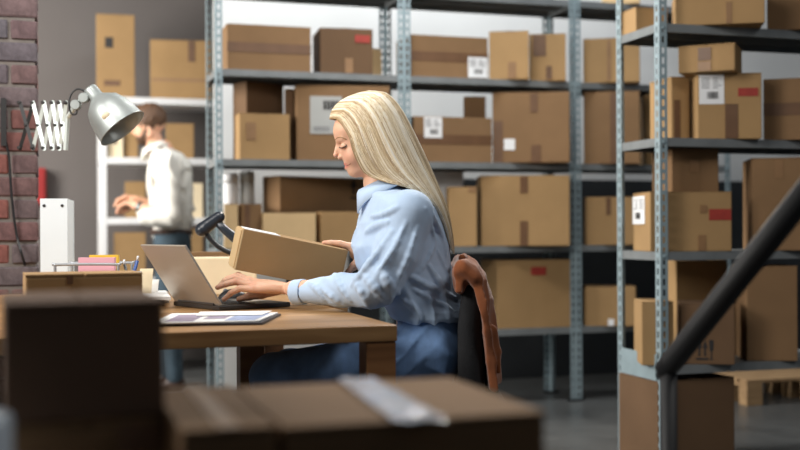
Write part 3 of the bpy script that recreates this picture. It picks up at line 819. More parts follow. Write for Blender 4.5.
# mouse
mp_ = on_z(231, 303, DZ)
t = thing('computer_mouse', 'black computer mouse beside the laptop under the woman\'s hand', 'mouse', mp_)
cu = ((231-400)*depth_of(mp_)/FPX, depth_of(mp_)+0.03, DZ-CAMH)
mf = both(el((cu[0], cu[1], cu[2]+0.004), (0.046, 0.030, 0.036)), plane((0, 0, cu[2]+0.001), (0, 0, -1)))
solid(t, 'body', mf, (cu[0]-.06, cu[1]-.05, cu[2]-.01), (cu[0]+.06, cu[1]+.05, cu[2]+.06), 0.002, 'black_plastic')
wc = Vector(cam_to_world(np.array([[cu[0]-0.022, cu[1], cu[2]+0.034]]))[0])-mp_
part(t, 'scroll_wheel', MB().lathe([(0.005, -0.003), (0.007, -0.002), (0.007, 0.002), (0.005, 0.003)], 12, wc, FW), 'ink_grey')

# barcode scanner on its stand
Z = 3.45
foot = on_z(288, 229+1111*0.215/3.72, DZ)
t = thing('barcode_scanner', 'black barcode scanner on a stand behind the carton in hand', 'scanner', foot)
P = lambda px, py, zc=Z: Vector(at(px, py, zc))-foot
hd = U((rc(p3(203, 229, Z), p3(219, 217, Z), 0.022, 0.018), 0.01), (rc(p3(200.5, 231, Z-0.015), p3(201, 230, Z+0.015), 0.010, 0.010), 0.02))
solid(t, 'scanner_head', hd, (p3(190, 245, Z)[0], Z-0.05, p3(190, 245, Z)[2]), (p3(230, 200, Z)[0], Z+0.05, p3(230, 200, Z)[2]), 0.003, 'scanner_grey')
part(t, 'handle', MB().tube([P(216, 221), P(224, 229), P(236, 239), P(250, 249)], [0.012, 0.0135, 0.016, 0.018], 12), 'scanner_grey', True)
part(t, 'trigger', MB().tube(spline([P(206, 233), P(212, 241), P(222, 249), P(238, 256)], 8), 0.0078, 8), 'black_plastic', True)
part(t, 'window', MB().tube([P(199.5, 231, Z-0.012), P(199.5, 231, Z+0.012)], 0.008, 8), 'red_paint')
part(t, 'neck', MB().tube(spline([P(246, 246), P(262, 250, 3.5), P(280, 262, 3.62), (0, 0, 0.06), (0, 0, 0.01)], 16), 0.008, 10), 'black_metal', True)
part(t, 'base', MB().lathe([(0.05, 0), (0.05, 0.008), (0.04, 0.014)], 24), 'black_plastic')

# papers and magazines in front of the laptop
def sheet(label, name, pxs, z0, th, m, group=None, extra=()):
    ws = [on_z(x, y, z0) for (x, y) in pxs]; c0 = sum(ws, Vector())/4; c0.z = z0
    t = thing(name, label, name.split('_')[-1], c0, 0, group)
    part(t, 'pages', MB().prism([q-c0 for q in ws], (0, 0, th)), m)
    for (nm, fr, m2) in extra:
        def bl(u, v): return (ws[0]*(1-u)+ws[1]*u)*(1-v)+(ws[3]*(1-u)+ws[2]*u)*v - c0
        u0, v0, u1, v1 = fr
        part(t, nm, MB().prism([bl(u0, v0)+Vector((0, 0, th)), bl(u1, v0)+Vector((0, 0, th)), bl(u1, v1)+Vector((0, 0, th)), bl(u0, v1)+Vector((0, 0, th))], (0, 0, 0.0006)), m2)
    return t
sheet('dark covered magazine lying under papers at the desk\'s front edge', 'closed_magazine', [(150, 326.5), (262, 325), (281, 315.5), (172, 317)], DZ+0.0005, 0.005, 'cover_dark')
sheet('printed magazine page with blue and violet pictures in front of the laptop', 'printed_magazine', [(152, 324.5), (258, 322), (278, 313.5), (172, 314.5)], DZ+0.006, 0.003, 'paper',
      extra=[('picture', (0.1, 0.1, 0.36, 0.8), 'paper_lilac'), ('picture', (0.42, 0.3, 0.62, 0.9), 'paper_lilac'), ('picture', (0.66, 0.08, 0.95, 0.85), 'paper_blue')])
sheet('loose white paper lying on top of the printed magazine', 'loose_paper', [(196, 316), (262, 315), (272, 311), (200, 312)], DZ+0.0105, 0.001, 'paper')
# stack of papers left of the laptop
for k, (dx, dy, lab) in enumerate([(0, 0, 'lowest sheaf of white papers left of the laptop'), (-3, -1, 'middle sheaf of white papers left of the laptop'), (2, -1, 'top sheaf of white papers left of the laptop')]):
    sheet(lab, 'paper_sheaf', [(138+dx, 303-k+dy), (169+dx, 303-k+dy), (164+dx, 296-k+dy), (126+dx, 297-k+dy)], DZ+0.001+k*0.009, 0.008, 'paper', 'paper sheaves')
# upright cream cards
for k, (x0, x1, yt, m, lab) in enumerate([(136, 150, 268, 'board_cream', 'cream card standing behind the desk carton'), (146, 156, 279, 'paper', 'small white card standing beside the cream card')]):
    Zk = 3.3+0.05*k; b0 = at(x0, 229, Zk); b1 = at(x1, 229, Zk); b0.z = b1.z = DZ+0.001
    h = CAMH+(HOR-yt)*Zk/FPX-DZ
    t = thing('paper_card', lab, 'card', b0)
    d = b1-b0; bk = FW*0.03
    part(t, 'card', MB().prism([Vector((0,0,0)), d, d*1.05+Vector((0,0,h))+bk, d*0.1+Vector((0,0,h))+bk], FW*0.003), m)
    part(t, 'back_rest', MB().prism([d*0.3+bk*1.1+Vector((0,0,h*0.96)), d*0.5+bk*1.1+Vector((0,0,h*0.96)), d*0.5+bk*3, d*0.3+bk*3], FW*0.002), m)
# cream box on the far desk and its brown lid
cb = carton('low cream carton on the far desk behind the laptop', 'cream', 186, 257, 257, 3.70, DZ, 0.16, 0, [], 'plain')
e_ = on_y(178, 252, 3.9); f_ = on_y(234, 252, 3.9)
carton('flat brown carton behind the low cream one on the far desk', 'brown', 178, 234, 251, 3.885, DZ, 0.05, 0, [], 'plain')

# desk carton near the front
carton('low brown carton on the desk in front of the white binder', 'tan', 25, 143, 273, 2.47, DZ, 0.16, 2, [('tape', 67, 273, 73, 284)], top_tape=None)

# white binder
t = thing('ring_binder', 'tall white ring binder standing on the far desk beside the brick pillar', 'binder', (0, 0, 0))
b0 = on_y(40.5, 290, 3.62); b1 = on_y(68, 290, 3.62); bw = b1.x-b0.x
t.location = (b0.x, 3.62, DZ); t.rotation_euler = (0, 0, -0.09)
part(t, 'spine', MB().cbox(0, bw, 0, 0.004, 0, 0.315, 0.0015), 'binder_white')
part(t, 'cover', MB().cbox(0, 0.004, 0.0045, 0.28, 0, 0.315, 0.0015), 'binder_white'); part(t, 'cover', MB().cbox(bw-0.004, bw, 0.0045, 0.28, 0, 0.315, 0.0015), 'binder_white')
part(t, 'pages', MB().box(0.008, bw-0.012, 0.02, 0.25, 0.01, 0.3), 'paper')
for x in (0.012, bw-0.016): part(t, 'rivet', MB().lathe([(0.005, 0), (0.004, 0.002)], 10, (x, 0, 0.293), (0, -1, 0)), 'ink_black')

# wire tray with pads
zt_ = 3.12
def fl(px, zc, z=DZ): q = at(px, 229, zc); q.z = z; return q
t = thing('wire_tray', 'grey wire letter tray on the desk behind the desk carton', 'tray', fl(86, zt_))
o_ = t.location
a = fl(55, zt_)-o_; b = fl(118, zt_)-o_; bk = FW*0.16; topz = CAMH+(HOR-263)*zt_/FPX-DZ; ez_ = Vector((0, 0, 1))
part(t, 'rim', MB().tube(spline([a+ez_*0.004, a+ez_*topz*0.93, a+ez_*topz+(b-a)*0.03, b+ez_*topz-(b-a)*0.03, b+ez_*topz*0.93, b+ez_*0.004], 24), 0.004, 8), 'wire_grey', True)
part(t, 'rim', MB().tube(spline([a+bk+ez_*0.004, a+bk+ez_*topz*0.93, a+bk+ez_*topz+(b-a)*0.03, b+bk+ez_*topz-(b-a)*0.03, b+bk+ez_*topz*0.93, b+bk+ez_*0.004], 24), 0.004, 8), 'wire_grey', True)
for k in range(9):
    s = a+(b-a)*(k/8); part(t, 'wire', MB().tube([s+ez_*0.004, s+bk+ez_*0.004], 0.0025, 6), 'wire_grey')
for zf in (0.2, 0.45, 0.7):
    part(t, 'wire', MB().tube([a+ez_*topz*zf, b+ez_*topz*zf], 0.002, 6), 'wire_grey')
def pad(label, x0, x1, yt, zc, m, th, zb=DZ+0.008):
    b0 = fl(x0, zc, zb); b1 = fl(x1, zc, zb); h = CAMH+(HOR-yt)*zc/FPX-zb
    t = thing('note_pad', label, 'note pad', (b0+b1)/2, 0, 'note pads in the wire tray')
    d = (b1-b0)/2
    part(t, 'sheets', MB().prism([-d, d, d+Vector((0,0,h)), -d+Vector((0,0,h))], FW*th), m)
    part(t, 'backing', MB().prism([-d+FW*(th+0.0004), d+FW*(th+0.0004), d+FW*(th+0.0004)+Vector((0,0,h)), -d+FW*(th+0.0004)+Vector((0,0,h))], FW*0.002), 'label_grey')
pad('pink note pad standing upright in the wire tray', 78, 114, 256, zt_+0.03, 'paper_pink', 0.02)
pad('yellow note pad standing behind the pink one', 89, 117.5, 253.5, zt_+0.07, 'paper_yellow', 0.02)
# pen cup
pc = fl(129, 3.0)
t = thing('pen_cup', 'clear plastic pen cup on the desk beside the wire tray', 'cup', pc)
part(t, 'cup', MB().lathe([(0.030, 0), (0.032, 0.004), (0.034, 0.104), (0.0315, 0.104), (0.029, 0.006), (0.0, 0.006)], 24), 'clear_plastic', True)
t = thing('ballpoint_pen', 'blue ballpoint pen leaning in the clear pen cup', 'pen', pc+Vector((0, 0, 0.008)))
e = RT*0.022
part(t, 'barrel', MB().tube([-e*0.6, e+Vector((0, 0, 0.125))], 0.0045, 8), 'pen_blue', True)
part(t, 'cap', MB().tube([e+Vector((0, 0, 0.1255)), e*1.1+Vector((0, 0, 0.138))], 0.003, 8), 'label_white', True)
t = thing('ballpoint_pen', 'dark pen leaning in the clear pen cup', 'pen', pc+Vector((0, 0, 0.008)), group=None)
part(t, 'barrel', MB().tube([e*0.6+FW*0.012, -e*0.7+FW*0.012+Vector((0, 0, 0.115))], 0.004, 8), 'black_plastic', True)
part(t, 'cap', MB().tube([-e*0.7+FW*0.012+Vector((0, 0, 0.1155)), -e*0.78+FW*0.012+Vector((0, 0, 0.128))], 0.003, 8), 'label_white', True)

# ------------------------------------------------------------------ scissor lamp
LZ = 3.42
t = thing('wall_lamp', 'silver scissor-arm lamp mounted on the brick pillar', 'lamp', at(12, 124, 4.05))
t.location = on_y(4, 124, PY-0.004)
O = t.location.copy()
Q = lambda px, py, zc=LZ: Vector(at(px, py, zc))-O
xs = [20, 33, 44, 52.5, 59.5, 66]
def zc_of(i): return 3.72-0.048*i
part(t, 'wall_bracket', MB().box(-0.010, 0.008, -0.014, 0.0, -0.075, 0.085), 'black_metal')
for i in range(5):
    for (ya, yb, off) in ((103, 148, 0.0), (148, 103, 0.008)):
        za = zc_of(i)+off; a = Q(xs[i], ya, za); b = Q(xs[i+1], yb, zc_of(i+1)+off)
        mid = (a+b)/2; d = (b-a).normalized(); s = d.cross(FW).normalized()*0.0058
        m = MB().prism([a-s, b-s, b-s*0.6+d*0.008, b+s*0.6+d*0.008, b+s, a+s, a+s*0.6-d*0.008, a-s*0.6-d*0.008], FW*0.004)
        part(t, 'arm_link', m, 'black_metal' if i == 0 else 'arm_white')
for i in range(6):
    for y in (103, 148):
        part(t, 'rivet', MB().lathe([(0.006, -0.001), (0.006, 0.014), (0.003, 0.016)], 10, Q(xs[i], y, zc_of(i)+0.011), -FW), 'ink_black')
    if i < 5:
        part(t, 'rivet', MB().lathe([(0.005, -0.001), (0.005, 0.014), (0.003, 0.016)], 10, Q((xs[i]+xs[i+1])/2, 125.5, (zc_of(i)+zc_of(i+1))/2+0.011), -FW), 'ink_black')
part(t, 'end_bar', MB().tube([Q(65.5, 150, 3.47), Q(67.5, 118, 3.46), Q(73, 109.5, 3.44), Q(83, 97.5, 3.42)], 0.0075, 8), 'arm_white')
part(t, 'knuckle', MB().lathe([(0.014, -0.012), (0.016, -0.009), (0.016, 0.009), (0.014, 0.012)], 14, Q(76, 105, 3.42), FW), 'lamp_silver')
part(t, 'knuckle', MB().lathe([(0.014, -0.012), (0.016, -0.009), (0.016, 0.009), (0.014, 0.012)], 14, Q(84, 98, 3.41), FW), 'lamp_silver')
# shade: dome turned about the line from cap to mouth
cap = Q(89.5, 88.5); mouth = Q(122.5, 128.5, LZ-0.012); ax = (mouth-cap).normalized(); Ls = (mouth-cap).length
prof = [(0.0, 0), (0.022, 0), (0.0245, 0.005), (0.0245, Ls*0.22), (0.030, Ls*0.25), (0.060, Ls*0.40), (0.073, Ls*0.56), (0.080, Ls*0.75), (0.0855, Ls*0.98), (0.088, Ls), (0.0855, Ls*1.0)]
inner = [(0.0825, Ls*0.975), (0.077, Ls*0.75), (0.070, Ls*0.56), (0.057, Ls*0.42), (0.027, Ls*0.28), (0.0, Ls*0.27)]
k_ = 0.912; prof = [(r*k_, h) for r, h in prof]; inner = [(r*k_, h) for r, h in inner]
part(t, 'lamp_shade', MB().lathe(prof+inner, 40, cap, ax), 'lamp_silver', True)
part(t, 'bulb', MB().lathe([(0.014, Ls*0.28), (0.014, Ls*0.42), (0.022, Ls*0.52), (0.029, Ls*0.66), (0.024, Ls*0.78), (0.010, Ls*0.84), (0.0, Ls*0.845)], 20, cap, ax), 'lamp_inner', True)
part(t, 'knob', MB().lathe([(0.0135, 0), (0.0135, 0.008), (0.010, 0.012), (0.0, 0.0125)], 16, cap+ax*Ls*0.54+(Q(106, 117, LZ-0.09)-(cap+ax*Ls*0.54)).normalized()*0.0725, (Q(106, 117, LZ-0.09)-(cap+ax*Ls*0.54))), 'cream_plastic', True)
part(t, 'cord', MB().tube(spline([Q(88, 93), Q(79, 89), Q(72, 93), Q(69, 103), Q(71, 113), Q(76, 114), Q(77, 108)], 28), 0.0028, 6), 'black_plastic', True)
part(t, 'cord', MB().tube(spline([on_y(x, y, PY-0.012)-O for x, y in ((4, 98), (3, 125), (7, 147), (9, 158), (12, 200), (17, 236), (24, 262))]+[on_z(31, 288, DZ+0.006)-O], 40), 0.004, 8), 'black_plastic', True)

# ------------------------------------------------------------------ foreground: packing table, cartons, handrail
TZ = 0.52
t = thing('packing_table', 'low table under the blurred cartons in the foreground', 'table', (0.05, 1.12, 0))
part(t, 'tabletop', MB().cbox(-0.75, 0.75, -0.3, 0.3, TZ-0.03, TZ, 0.003), 'desk_edge')
for sx in (-0.73, 0.68):
    for sy in (-0.28, 0.23): part(t, 'leg', MB().cbox(sx, sx+0.05, sy, sy+0.05, 0, TZ-0.031, 0.003), 'black_metal')
carton('blurred carton under the dark one in the left foreground', 'brown', 8, 166, 424, 1.12, TZ, 0.2, 0, [('tape', 120, 424, 160, 450)])
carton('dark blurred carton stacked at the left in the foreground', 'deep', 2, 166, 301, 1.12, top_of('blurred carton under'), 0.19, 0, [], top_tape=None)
carton('blurred carton in the foreground between the dark stack and the clear-taped one', 'brown', 180, 279, 430, 0.986, TZ, 0.27, None, [])
fb = carton('wide blurred carton with shiny clear tape on top in the foreground', 'brown', 283, 547, 427, 0.986, TZ, 0.27, None, [], top_tape=None)
zt2 = top_of('wide blurred carton')
tp = MB(); n = 14; mI = Matrix.Translation(fb.location).inverted()
for i in range(n+1):
    f = i/n
    for s in (0, 1, 2, 3, 4):
        A0 = on_z(336, 381, zt2); A1 = on_z(374, 381, zt2); B0 = on_z(396, 424.5, zt2); B1 = on_z(446, 422.5, zt2)
        q = (A0*(1-s/4)+A1*(s/4))*(1-f)+(B0*(1-s/4)+B1*(s/4))*f
        q = mI @ q; tp.v.append((q.x, q.y, q.z+0.0012+0.0035*abs(math.sin(i*1.9+s*1.3))))
for i in range(n):
    for s in range(4): tp.f.append((i*5+s, i*5+s+1, (i+1)*5+s+1, (i+1)*5+s))
part(fb, 'clear_tape', tp, 'tape_clear', True)
# roll of film at the lower left corner
rp_ = at(9, 229, 0.95)-RT*0.052; rp_.z = TZ
t = thing('film_roll', 'pale roll of stretch film at the lower left corner', 'roll', rp_)
part(t, 'film', MB().lathe([(0.02, 0), (0.05, 0), (0.052, 0.004), (0.052, 0.282), (0.05, 0.286), (0.02, 0.286)], 28, closed=True), 'film_white', True)
part(t, 'core', MB().lathe([(0.016, 0), (0.0195, 0), (0.0195, 0.295), (0.016, 0.295)], 20, closed=True), 'board_tan', True)
# black stair handrail
r0 = at(668.5, 366, 2.05); r1 = at(840, 150, 1.72)
t = thing('handrail', 'black metal handrail slanting up in front of the nearest rack', 'handrail', (r0.x, r0.y, 0))
o_ = t.location
d = (r1-r0).normalized()
part(t, 'rail', MB().tube([r0-d*0.015-o_, r0+d*0.02-o_, r1-o_], [0.020, 0.021, 0.021], 20), 'black_metal', True)
part(t, 'post', MB().tube([Vector((0, 0, 0.006)), Vector((0, 0, r0.z-0.004))], 0.0155, 16), 'black_metal', True)
part(t, 'flange', MB().lathe([(0.045, 0), (0.045, 0.006), (0.02, 0.01)], 20), 'black_metal')
part(t, 'clamp', MB().tube([r0-o_-d*0.03-FW*0.005, r0-o_-d*0.012-FW*0.005], 0.012, 10), 'black_metal', True)
# the upper end of the rail is carried by a second post outside the frame
part(t, 'post', MB().tube([Vector((r1.x-o_.x, r1.y-o_.y, 0.006)), r1-o_-Vector((0,0,0.006))], 0.0155, 16), 'black_metal', True)
# ------------------------------------------------------------------ people
S0 = 3.0/FPX
Q3 = lambda px, py, dv=0.0: ((px-400)*S0, 3.0+dv, (HOR-py)*S0)
TILT = [[0.94, 0, -0.342], [0, 1, 0], [0.342, 0, 0.94]]
def bounds(pts, m):
    a = np.array(pts); return a.min(0)-m, a.max(0)+m
def head_field(o, s, male=False):
    hp = lambda px, py, d=0.0: (o[0]+(px-366)*s, o[1]+d*s, o[2]+(135-py)*s)
    E = lambda c, r, rot=TILT: el(hp(*c), [x*s for x in r], rot)
    C = lambda a, b, ra, rb: rc(hp(*a), hp(*b), ra*s, rb*s)
    jw = 1.15 if male else 1.0
    it = [(E((371, 128, 0), (36, 27.5, 33)), 1), (E((348, 131, 0), (14, 21, 14)), 6*s), (E((357, 150, 0), (17, 20.5, 26)), 4*s),
          (E((353.6, 171.3, 0), (5.8, 8*jw, 5.6)), 5*s)]
    for q in (-1, 1):
        it += [(C((357, 170, 6*q), (379, 158, 19.5*q*jw), 5.5*jw, 7), 6*s), (E((355.5, 157, 12.5*q), (9, 8, 8.5)), 5*s)]
    it += [(E((351.5, 164.5, 0), (6, 9, 7)), 4*s)]
    f = U(*it)
    for q in (-1, 1): f = cut(f, E((339, 146, 12.5*q), (4.6, 6.5, 4.0)), 2.5*s)
    it2 = [(f, 1), (C((338.6, 142, 0), (335.9, 153.4, 0), 2.0, 2.3), 2.5*s), (E((335.8, 154.9, 0), (2.6, 2.7, 2.2)), 1.4*s), (C((339, 149, 0), (343, 155.5, 0), 3.0, 3.2), 2.5*s)]
    for q in (-1, 1):
        it2 += [(E((346.4, 146.6, 12*q), (5.6, 6.4, 4.4)), 0.8*s), (E((340.6, 157.0, 3.5*q), (3.2, 2.2, 2.2)), 1.2*s), (C((338.6, 140.4, 4*q), (344, 139.4, 16*q), 2.2, 2.0), 3*s),
                (E((377, 150, 27*q), (5, 2.6, 8.5)), 2*s)]
    it2 += [(E((346.6, 163.6, 0), (2.9, 7.8, 1.8)), 1.0*s), (E((347.2, 167.6, 0), (2.9, 6.6, 2.0)), 1.0*s), (C((377, 158, 0), (389, 198, 0), 17.5, 20), 6*s)]
    g = U(*it2)
    g = cut(g, C((344.0, 165.6, 0), (349.5, 164.6, 8.5), 0.55, 0.45), 0.6*s)
    g = cut(g, C((344.0, 165.6, 0), (349.5, 164.6, -8.5), 0.55, 0.45), 0.6*s)
    return g, hp
def skin_color(base, spots):
    b = np.array(base[:3])
    def fn(V):
        col = np.tile(b, (len(V), 1))
        for (c0, r, k, colr) in spots:
            d = np.linalg.norm((V-np.array(c0))/np.array(r), axis=1)
            wgt = np.clip(1.25-d, 0, 1)[:, None]*k
            col = col*(1-wgt)+np.array(colr[:3])*wgt
        return col
    return fn
def chain(pts, rs, k=0.004):
    return [(rc(pts[i], pts[i+1], rs[i], rs[i+1]), k) for i in range(len(pts)-1)]
def merge(items):
    V = []; Fc = []; Cc = []; n = 0
    for v, f, c_ in items:
        V.append(v); Fc.append(f+n); Cc.append(c_); n += len(v)
    return np.concatenate(V), np.concatenate(Fc), np.concatenate(Cc)
def strand_tube(parent, name, pts, r, m):
    loc = np.array(tuple(parent.location))
    w_ = [Vector(q) for q in (cam_to_world(np.array(pts))-loc)]
    return part(parent, name, MB().tube(spline(w_, max(8, 3*len(w_))), r, 6), m, True)
def march(field, px, py, z0=2.4, z1=3.4):
    zs = np.linspace(z0, z1, 800).astype(np.float32)
    P = np.stack([(px-400)*zs/FPX, zs, (HOR-py)*zs/FPX], 1).astype(np.float32); d = field(P)
    if not (d < 0).any(): return None
    i = np.argmax(d < 0); return tuple(P[max(i-1, 0)])

# ---- the woman
wl = Vector(at(430, 229, 3.0)); wl.z = 0
woman = thing('person', 'blonde woman in a light blue shirt and jeans sitting at the desk', 'person', wl)
SK = srgb(226, 180, 152); SKR = srgb(214, 140, 120); LIP = srgb(206, 96, 98)
HF, hp = head_field(p3(366, 135, 3.0), S0)
hspots = [(hp(346.5, 164.2, 0), (0.017, 0.034, 0.0042), 1.0, LIP), (hp(347.2, 167.0, 0), (0.015, 0.030, 0.0048), 1.0, LIP),
          (hp(349, 158, -16), (0.022, 0.02, 0.02), 0.35, SKR), (hp(335, 155, 0), (0.012, 0.012, 0.012), 0.25, SKR),
          (hp(342, 144, -14), (0.012, 0.012, 0.006), 0.25, srgb(180, 130, 108))]
skinc = skin_color(SK, hspots)
V1, F1 = net(HF, *bounds([hp(325, 85, -35), hp(412, 205, 35)], 0.01), 0.0021)
# near (left) hand: reaching over the keyboard
wr = p3(292, 289, 2.97)
kn = {'pinky': p3(253, 289, 2.985), 'ring': p3(250, 285.5, 3.004), 'middle': p3(248, 282.5, 3.026), 'index': p3(249, 281, 3.05)}
it = [(rc(p3(335, 291, 2.92), wr, 0.034, 0.0215), 1), (el(p3(270, 286.5, 3.012), (0.052, 0.036, 0.0185), [[0.99, 0, 0.1], [0, 1, 0], [-0.1, 0, 0.99]]), 0.012)]
for k in kn: it.append((rc(p3(286, 288.5, 2.99 if k in ('pinky', 'ring') else 3.01), kn[k], 0.014, 0.0108), 0.006))
it += chain([kn['pinky'], p3(240, 288.5, 2.985), p3(231, 293, 2.987), p3(224, 299.5, 2.99)], [0.0102, 0.0088, 0.0078, 0.0062], 0.003)
it += chain([kn['ring'], p3(236, 281.5, 3.003), p3(226, 284, 3.0), p3(217.5, 287.5, 2.998)], [0.0108, 0.0095, 0.0083, 0.0066], 0.003)
it += chain([kn['middle'], p3(235, 277.5, 3.03), p3(225, 281, 3.03), p3(219, 287, 3.028)], [0.0110, 0.0098, 0.0086, 0.0068], 0.003)
it += chain([kn['index'], p3(238, 275.5, 3.056), p3(228, 279, 3.058), p3(221, 286, 3.056)], [0.0108, 0.0096, 0.0084, 0.0066], 0.003)
it += chain([p3(278, 290, 3.03), p3(262, 294, 3.062), p3(249, 296.5, 3.075), p3(239, 299, 3.08)], [0.014, 0.0125, 0.0105, 0.008], 0.006)
for k in kn: it.append((el(tuple(np.array(kn[k])+np.array([0.001, 0, 0.0045])), (0.0105, 0.0085, 0.0085)), 0.004))
it.append((rc(p3(283, 284, 2.985), p3(262, 280.5, 3.01), 0.003, 0.003), 0.005)); it.append((rc(p3(281, 286, 2.978), p3(258, 283, 2.99), 0.003, 0.003), 0.005))
HL = U(*it)
V2, F2 = net(HL, *bounds([p3(212, 305, 2.95), p3(337, 270, 3.11)], 0.02), 0.0019)
hl_sp = [(p3(224, 299.5, 2.985), (0.012, 0.012, 0.012), 0.4, SKR), (p3(218, 287.5, 2.998), (0.012, 0.012, 0.012), 0.4, SKR), (p3(236, 281, 3.0), (0.012, 0.02, 0.012), 0.35, SKR), (p3(252, 286, 2.99), (0.014, 0.03, 0.014), 0.3, SKR)]
# far (right) hand: steadying the carton
k2 = [p3(350, 246.2, 3.196), p3(351, 246.6, 3.214), p3(352, 247.5, 3.231), p3(353, 249, 3.246)]
t2 = [p3(324, 242.8, 3.186), p3(326, 243.2, 3.206), p3(329, 244.2, 3.226), p3(333, 246, 3.244)]
it = [(rc(p3(372, 268, 3.27), p3(362, 259, 3.245), 0.032, 0.023), 1), (el(p3(357, 252.5, 3.225), (0.022, 0.036, 0.022)), 0.014)]
for a, b in zip(k2, t2):
    a_, b_ = np.array(a), np.array(b); m1 = a_*0.58+b_*0.42+np.array([0, 0, 0.004]); m2 = a_*0.26+b_*0.74+np.array([0, 0, 0.0025])
    it += [(rc(p3(360, 257, a[1]+0.004), a, 0.014, 0.0105), 0.006)]; it += chain([a, tuple(m1), tuple(m2), b], [0.0102, 0.009, 0.008, 0.0064], 0.0025)
it += chain([p3(361, 258, 3.20), p3(354, 266, 3.172), p3(348, 272, 3.168)], [0.014, 0.0115, 0.0085], 0.006)
HR = U(*it)
V3, F3 = net(HR, *bounds([p3(318, 285, 3.14), p3(385, 235, 3.31)], 0.015), 0.0021)
# trunk and limbs under the clothes
TK = [(184, 381, 14, .050), (190, 386, 20, .080), (198, 395, 27, .130), (208, 401, 33, .150), (225, 402, 37, .155), (245, 402, 42, .148), (265, 406, 39, .138), (285, 416, 36, .138), (303, 422, 34, .146), (314, 428, 33, .15), (330, 430, 33, .155)]
kn_t = [((HOR-y)*S0, (c_-400)*S0, 3.0, a*S0, b) for (y, c_, a, b) in TK]
sh_n, elb_n, sh_f, elb_f = p3(409, 213, 2.85), p3(376, 289, 2.835), p3(398, 211, 3.14), p3(380, 282, 3.29)
hip_n, kne_n, ank_n = p3(428, 357, 2.905), p3(274, 377, 2.88), None
def floorpt(px, zc, z): return ((px-400)*zc/FPX, zc, z-CAMH)
ank_n = floorpt(296, 2.88, 0.10); hip_f, kne_f, ank_f = p3(428, 354, 3.09), p3(292, 372, 3.11), floorpt(318, 3.11, 0.10)
BF = U((loft(kn_t), 1), (rc(Q3(381, 180), Q3(390, 200), 0.047, 0.055), 0.02), (el(Q3(430, 344), (0.085, 0.155, 0.098)), 0.03),
       (rc(sh_n, elb_n, 0.042, 0.036), 0.03), (rc(elb_n, p3(335, 291, 2.92), 0.036, 0.032), 0.01), (rc(sh_f, elb_f, 0.042, 0.036), 0.03), (rc(elb_f, p3(370, 266, 3.265), 0.036, 0.031), 0.01),
       (rc(hip_n, kne_n, 0.072, 0.048), 0.03), (rc(kne_n, ank_n, 0.047, 0.032), 0.02), (rc(hip_f, kne_f, 0.072, 0.048), 0.03), (rc(kne_f, ank_f, 0.047, 0.032), 0.02))
V4, F4 = net(BF, (-0.40, 2.7, -0.88), (0.2, 3.4, 0.16), 0.009)
V, Fc, Cc = merge([(V1, F1, skinc(V1)), (V2, F2, skin_color(SK, hl_sp)(V2)), (V3, F3, skin_color(SK, [(q, (0.01, 0.01, 0.01), 0.4, SKR) for q in t2])(V3)), (V4, F4, skinc(V4))])
part(woman, 'body', None, 'skin', me=np_mesh('body', cam_to_world(V)-np.array(tuple(wl)), Fc, Cc))
# lashes and brows
for nm, pth, r_, m_ in (('mouth_line', [(344.8, 165.6), (347.0, 165.4), (349.2, 164.6), (351.0, 163.4)], 0.0009, 'lip_dark'),
                        ('eyelashes', [(339.8, 147.0), (341.8, 147.6), (344.2, 147.0), (347.0, 145.2)], 0.0016, 'lash'),
                        ('eyelid_crease', [(339.6, 143.6), (341.8, 143.0), (344.5, 143.2), (347.2, 144.4)], 0.0006, 'brow'),
                        ('eyebrow', [(335.6, 139.8), (337.6, 137.6), (341.5, 136.9), (347.0, 139.2)], 0.0013, 'brow')):
    pn = [np.array(q_) for q_ in (march(HF, x, y, 2.85, 3.1) for x, y in pth) if q_ is not None]
    strand_tube(woman, nm, pn, r_, m_)
    strand_tube(woman, nm, [np.array([q[0], 6.0-q[1], q[2]]) for q in pn], r_, m_)

# hair: a shell of locks parted on top, falling back over the shoulder
H0 = [(330.5,119,0),(339,121,-15),(350,137,-24),(354.5,152,-26.5),(360,165,-27.5),(368,176,-29),(388,184,-33),(413,191,-30),(435,212,-20),(446,243,-12)]
H5 = [(341,101,0),(361,103,-19),(374,118,-28),(384,140,-31.5),(394,161,-33),(405,177,-34),(421,192,-33),(435,208,-27),(445,228,-20),(450,248,-14)]
H1 = [(370,90.5,0),(388,94,0),(402,109,0),(414,132,0),(427,160,0),(438.5,186,0),(447.5,210,0),(451.5,230,0),(453,242,0),(453.5,254,0)]
HA = np.array([H0, H5, H1], float)
def hair_pt(t_, i, side=1.0):
    a = (t_-0.5)*(t_-1)*2; b = -t_*(t_-1)*4; c_ = t_*(t_-0.5)*2
    P = HA[0]*a+HA[1]*b+HA[2]*c_
    P[:, 2] = (HA[0][:, 2]*(1-t_)+HA[1][:, 2]*t_*0)*0 + (HA[0][:, 2]*max(0, 1-2*t_)+HA[1][:, 2]*(1-abs(2*t_-1)) if t_ < 0.5 else HA[1][:, 2]*math.sqrt(max(0, 1-(2*t_-1)**2)))
    return P
def cr(P, q):
    m = len(P); q = min(max(q, 0), m-1.0001); i = int(q); f = q-i
    p0, p1, p2, p3_ = P[max(i-1, 0)], P[i], P[i+1], P[min(i+2, m-1)]
    return 0.5*((2*p1)+(-p0+p2)*f+(2*p0-5*p1+4*p2-p3_)*f*f+(-p0+3*p1-3*p2+p3_)*f**3)
NT, NS = 70, 46
vv = []; ff = []; cc = []
rngh = np.random.RandomState(3)
lock = rngh.uniform(-1, 1, 200)
BL1, BL2, BL3 = np.array(srgb(234, 218, 184)[:3]), np.array(srgb(168, 138, 100)[:3]), np.array(srgb(253, 248, 236)[:3])
stk = np.convolve(rngh.uniform(-1, 1, 140), np.ones(3)/3, 'same')*1.6
def streak(t_): return float(np.interp(t_*100, np.arange(140), stk))
